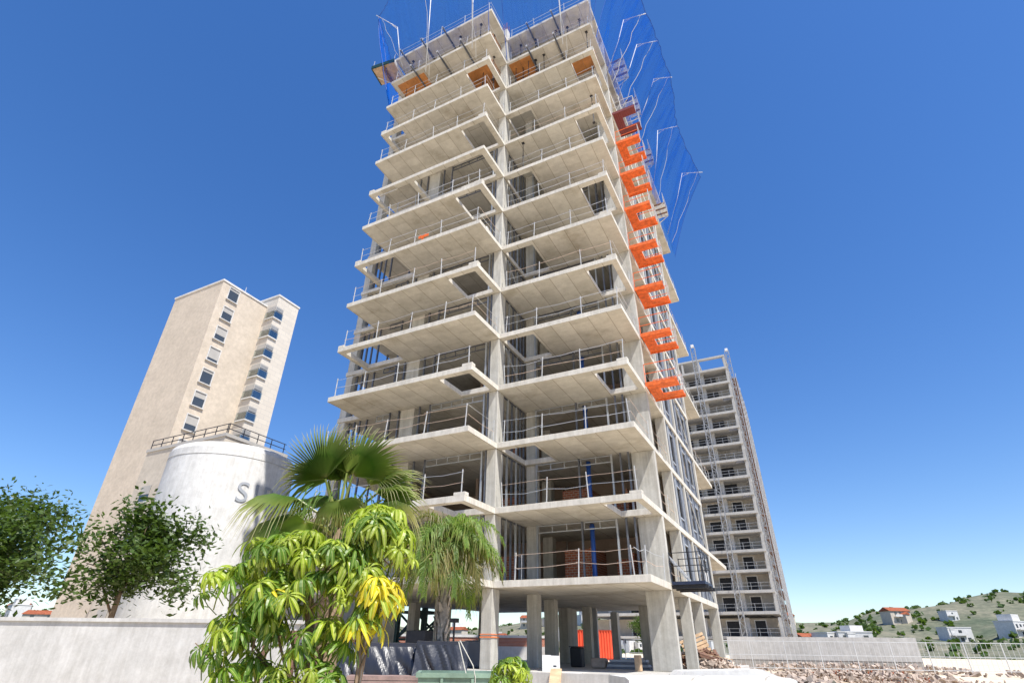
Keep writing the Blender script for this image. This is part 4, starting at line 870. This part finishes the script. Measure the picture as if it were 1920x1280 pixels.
    pts = [Vector((0, 0, 0)), Vector((.02, 0, 1.2)), Vector((-.03, .0, 2.3)), c+off]; MB().tube(pts, [.2, .17, .16, .14], 12).obj('trunk', 'bark', t, True)
fan_palm()
def pinnate(root, d, L, mat, parent, seed, arch=1.0, lw=.36, n=46):
    rnd = random.Random(seed); b = MB(); d = Vector(d).normalized(); hz = Vector((d.x, d.y, 0)); hz = hz.normalized() if hz.length > .05 else SR.copy(); pts = []; p = Vector(root); v = d.copy(); N = 12
    for i in range(N+1):
        pts.append(p.copy()); p = p+v*(L/N); v = (v-ZU*(.11*arch+.018*i*arch)).normalized()
        if v.z < -.97: v.z = -.97
    b.tube(pts, [.016*(1-i/N*.8) for i in range(N+1)], 5, 0, .3)
    for i in range(n):
        f = .12+.88*i/n; x = f*N; k = min(int(x), N-1); q = pts[k].lerp(pts[k+1], x-k); tg = (pts[k+1]-pts[k]).normalized(); sd = tg.cross(ZU); sd = sd.normalized() if sd.length > .05 else SR.copy(); nn = sd.cross(tg)
        for s in (-1, 1):
            ll = lw*(math.sin(min(1, f*1.15+.12)*math.pi)**.6*.85+.2)*rnd.uniform(.8, 1.15); dd = (sd*s*rnd.uniform(.55, 1)+tg*rnd.uniform(.5, 1.0)+nn*rnd.uniform(-.25, .5)).normalized(); w = .0095
            m1 = q+dd*ll*.5-ZU*ll*.06; tp = q+dd*ll*.8-ZU*ll*rnd.uniform(.35, 1.0); wv = (tg-dd*tg.dot(dd)).normalized()*w
            b.quad(q-wv*.6, q+wv*.6, m1+wv, m1-wv, uv=[(.3, .25), (.6, .25), (.6, .6), (.3, .6)]); b.quad(m1-wv, m1+wv, tp+wv*.12, tp-wv*.12, uv=[(.3, .6), (.6, .6), (.6, 1), (.3, 1)])
    return b.obj('frond', mat, parent, False, True)
def queen_palm():
    base = Vector((4.5, -10.4, 0)); t = thing('feather_palm', 'small feather palm with drooping fronds and shaggy grey trunk beside the black tarpaulin', 'palm', base); c = Vector((.02, .02, 3.3)); rnd = random.Random(11)
    pts = [Vector((0, 0, 0)), Vector((-.02, 0, .8)), Vector((-.03, .02, 1.6)), Vector((.03, .0, 2.4)), c]; MB().tube(pts, [.14, .12, .115, .11, .1], 14).obj('trunk', 'bark_grey', t, True)
    for i in range(85):
        z = rnd.uniform(.9, 2.8); a = rnd.uniform(0, 6.28); r = .12-.008*(z-1); o = Vector((math.cos(a), math.sin(a), 0)); q = o*r+ZU*z+Vector((.0, 0, 0)); tn = Vector((-o.y, o.x, 0)); w = rnd.uniform(.025, .06); L = rnd.uniform(.12, .3); sk = rnd.uniform(-.12, .12)
        m_ = MB(); tip = q+ZU*L+o*rnd.uniform(.0, .07)+tn*sk; m_.quad(q-tn*w, q+tn*w, tip+tn*w*.3, tip-tn*w*.3).quad(q-tn*w-o*.02, tip-tn*w*.3-o*.02, tip+tn*w*.3-o*.02, q+tn*w-o*.02); m_.obj('leaf_boot', 'bark_fibre' if rnd.random() < .6 else 'bark_grey', t)
    for i in range(46):
        a = i*2.399+rnd.uniform(-.3, .3); el = rnd.uniform(.15, 1.45) if i % 3 else rnd.uniform(1.0, 1.5); d = Vector((math.cos(a)*math.cos(el), math.sin(a)*math.cos(el), math.sin(el)))
        pinnate(c+Vector((rnd.uniform(-.04, .04), rnd.uniform(-.04, .04), rnd.uniform(-.12, .1))), d, rnd.uniform(1.4, 2.0), 'queen_leaf_dry' if i % 6 == 1 else 'queen_leaf', t, 100+i, arch=rnd.uniform(1.25, 1.9), lw=.56, n=70)
    for i, dx in enumerate((-.35, -.12, .1, .32, .5)): pinnate(c, ZU*1+SR*dx+SC*rnd.uniform(-.2, .2), 1.0+.15*(i % 2), 'queen_leaf', t, 300+i, arch=.35, lw=.26, n=36)
queen_palm()
def compound(seed, n, L, droop, w):
    rnd = random.Random(seed); b = MB()
    for i in range(n):
        a = 2*math.pi*i/n+rnd.uniform(-.18, .18); o = Vector((math.cos(a), math.sin(a), 0)); tn = Vector((-o.y, o.x, 0)); el = R(rnd.uniform(-12, 30)); ll = L*rnd.uniform(.62, 1.15); dr = droop*rnd.uniform(.75, 1.25); p = Vector((0, 0, 0)); N = 7; v = o*math.cos(el)+ZU*math.sin(el); C = [p.copy()]; ww = w*rnd.uniform(.85, 1.1)
        for k in range(N): p = p+v*ll/N; C.append(p.copy()); v = (v-ZU*dr/N*(1.5 if k < 4 else .6)); v.normalize()
        wd = [.08, .12, .72, .95, 1.0, .95, .74, .1]
        for k in range(N):
            nA = tn.cross((C[min(k+1, N)]-C[k]).normalized())*-1; nB = nA; f = .28
            A = (C[k]-tn*ww*wd[k]+nA*-f*ww*wd[k]*-1*.0+nA*ww*wd[k]*f, C[k], C[k]+tn*ww*wd[k]+nA*ww*wd[k]*f); B = (C[k+1]-tn*ww*wd[k+1]+nB*ww*wd[k+1]*f, C[k+1], C[k+1]+tn*ww*wd[k+1]+nB*ww*wd[k+1]*f); ta, tb = k/N, (k+1)/N
            b.quad(A[0], A[1], B[1], B[0], uv=[(0, ta), (.5, ta), (.5, tb), (0, tb)]); b.quad(A[1], A[2], B[2], B[1], uv=[(.5, ta), (1, ta), (1, tb), (.5, tb)])
    b.tube([(0, 0, 0), (.02, .01, -.18), (.07, .02, -.34)], [.007, .006, .006], 5, 0, .05)
    return b
CMP = {}
for mt in ('umbrella_leaf', 'umbrella_leaf_lime', 'umbrella_leaf_yellow'):
    CMP[mt] = [compound(s, n, L, dr, w).mesh('leaf', mt, True, True) for s, n, L, dr, w in ((1, 11, .25, 1.9, .0215), (2, 10, .23, 2.3, .022), (3, 12, .27, 1.5, .021), (4, 10, .21, 2.6, .021), (5, 11, .18, .9, .019), (6, 9, .16, 1.6, .018), (7, 12, .23, 1.2, .02))]
def rosette(parent, p, mt, rnd, s=1, tilt=.5, face=None):
    o = link('leaf', rnd.choice(CMP[mt]), parent, p); n = (ZU+(face or Vector((0, 0, 0)))*tilt+Vector((rnd.uniform(-.25, .25), rnd.uniform(-.25, .25), 0))).normalized()
    o.rotation_euler = (n.to_track_quat('Z', 'Y').to_matrix()@Matrix.Rotation(rnd.uniform(0, 6.28), 3, 'Z')).to_euler(); k = s*rnd.uniform(.72, 1.25); o.scale = (k, k, k)
def umbrella_tree():
    base = Vector((7.15, -16.55, 0)); t = thing('umbrella_tree', 'umbrella tree with drooping green and yellow leaf rosettes in the left foreground', 'tree', base); rnd = random.Random(21)
    # cluster: across, up (absolute z), towards street, radius across, radius up, count, [green, lime, yellow] weights
    K = [(.42, 2.76, 0, .40, .24, 36, (.35, .65, 0)), (.60, 2.52, .05, .28, .22, 20, (.3, .65, .05)), (-.35, 2.50, 0, .50, .24, 38, (.45, .55, 0)), (.05, 2.42, .1, .40, .22, 28, (.4, .6, 0)), (-.7, 2.42, -.1, .4, .3, 20, (.55, .45, 0)),
         (-.1, 2.08, .3, .42, .22, 24, (.35, .62, .03)), (.42, 2.16, .28, .28, .2, 14, (.2, .5, .3)), (.62, 2.02, .3, .19, .16, 9, (0, .35, .65)), (.46, 1.84, .33, .18, .15, 8, (.1, .45, .45)), (-.5, 2.05, .2, .35, .24, 20, (.65, .33, .02)),
         (-.62, 1.72, .2, .34, .25, 18, (.75, .22, .03)), (.08, 1.68, .32, .26, .2, 12, (.55, .35, .1)), (.0, 1.36, .35, .32, .2, 13, (.6, .3, .1)), (.3, 1.25, .35, .2, .12, 6, (.1, .5, .4)), (-.55, 1.3, .2, .4, .24, 17, (.7, .28, .02)), (-1.1, 2.1, -.1, .35, .35, 14, (.8, .2, 0)), (-1.05, 1.6, 0, .3, .3, 10, (.8, .2, 0))]
    br = MB(); tot = 0
    fk1 = Vector((-.12, .0, 1.55)); fk2 = Vector((0, 0, 0))
    for a, z, dp, ra, rz, n, wt in K:
        c = SR*a+SC*dp+ZU*z
        for i in range(n):
            th = rnd.uniform(0, 6.28); el = rnd.uniform(-.35, 1.5); o = Vector((math.cos(th)*math.cos(el), math.sin(th)*math.cos(el), math.sin(el))); 
            if o.dot(SC) < -.5 and rnd.random() < .5: o = o-2*SC*o.dot(SC)
            p = c+Vector((o.x*ra, o.y*ra, o.z*rz))*rnd.uniform(.75, 1.05); x = rnd.random(); mt = 'umbrella_leaf' if x < wt[0] else ('umbrella_leaf_lime' if x < wt[0]+wt[1] else 'umbrella_leaf_yellow')
            rosette(t, p, mt, rnd, 1.0, .55, Vector((o.x, o.y, 0))+SC*.3); tot += 1
        s0 = Vector((-.05, 0, .9)) if a < .3 else SR*.42+SC*.15+ZU*.9
        j = s0.lerp(c, .45)+Vector((rnd.uniform(-.06, .06), rnd.uniform(-.06, .06), .05)); br.tube([s0, j, c-ZU*.12], [.022, .016, .010], 6)
        for q in range(3): e = c+Vector((rnd.uniform(-1, 1)*ra*.7, rnd.uniform(-1, 1)*ra*.7, rnd.uniform(-.1, .7)*rz)); br.tube([c-ZU*.12, e], [.009, .005], 5)
    br.obj('branches', 'bark', t, True)
    MB().tube([(0, 0, 0), SR*.02+ZU*.6, SR*-.06+ZU*1.2, SR*-.14+ZU*1.75, SR*-.25+ZU*2.3], [.06, .05, .048, .04, .022], 9).obj('trunk', 'bark', t, True)
    MB().tube([SR*.43+SC*.15, SR*.43+SC*.16+ZU*.7, SR*.445+SC*.15+ZU*1.4, SR*.47+SC*.12+ZU*2.2], [.035, .032, .028, .018], 8).obj('trunk', 'bark_grey', t, True)
umbrella_tree()
def umbrella_shrub():
    t = thing('umbrella_shrub', 'small glossy umbrella shrub in the bottom middle foreground', 'shrub', (8.27, -14.5, 0)); rnd = random.Random(8)
    MB().tube([(0, 0, 0), (.02, .01, .6), (0, 0, 1.25)], [.04, .03, .02], 8).obj('stem', 'bark', t, True)
    for i in range(46):
        th = rnd.uniform(0, 6.28); el = rnd.uniform(-.3, 1.5); o = Vector((math.cos(th)*math.cos(el), math.sin(th)*math.cos(el), math.sin(el))); p = Vector((0, 0, 1.28))+Vector((o.x*.24, o.y*.24, o.z*.26))
        rosette(t, p, 'umbrella_leaf' if rnd.random() < .55 else 'umbrella_leaf_lime', rnd, .62, .7, Vector((o.x, o.y, 0)))
umbrella_shrub()
# broadleaf trees beyond the frame edges and by the far block
def tree(label, loc, h, r, seed):
    rnd = random.Random(seed); t = thing('broadleaf_tree', label, 'tree', loc, 0, 'broadleaf trees round the site'); b = MB(); tk = MB().tube([(0, 0, 0), (.1, 0, h*.4), (0, .1, h*.75)], [.16, .12, .05], 8)
    for i in range(7): a = rnd.uniform(0, 6.28); tk.tube([(.05, 0, h*rnd.uniform(.35, .6)), (math.cos(a)*r*.6, math.sin(a)*r*.6, h*rnd.uniform(.6, .85))], [.06, .02], 6)
    tk.obj('trunk', 'bark', t, True); cl = [Vector((rnd.gauss(0, .42)*r, rnd.gauss(0, .42)*r, h*rnd.uniform(.5, .95))) for _ in range(26)]
    for i in range(7000):
        c = rnd.choice(cl); p = c+Vector((rnd.gauss(0, 1), rnd.gauss(0, 1), rnd.gauss(0, .8)))*r*.2; x = Vector((rnd.uniform(-1, 1), rnd.uniform(-1, 1), rnd.uniform(-.6, .6))).normalized(); y = x.cross(Vector((rnd.uniform(-1, 1), rnd.uniform(-1, 1), 1))).normalized(); s = rnd.uniform(.09, .2); b.quad(p-x*s, p-y*s*.5, p+x*s, p+y*s*.5, uv=[(0, 0), (1, .3), (1, 1), (0, .6)])
    b.obj('crown', 'tree_leaf', t, False, True)
tree('leafy tree in front of the apartment tower at far left', (-20, -10, 0), 6.5, 2.6, 1); tree('rounder leafy tree at the far left edge', (-27, -14.5, 0), 5.2, 2.4, 2); tree('tall leafy tree behind the white wall near the tank', (-16.5, -5.5, 0), 7.6, 2.7, 5); tree('broad leafy tree left of the white tank', (-26, -7, 0), 8.5, 3.4, 6); tree('leafy tree on the hillside road behind the columns', (-8.5, 60, 0), 5.5, 2.2, 3)
tree('leafy tree beyond the mesh fence on the right', (38, 52, 0), 6, 2.8, 4)
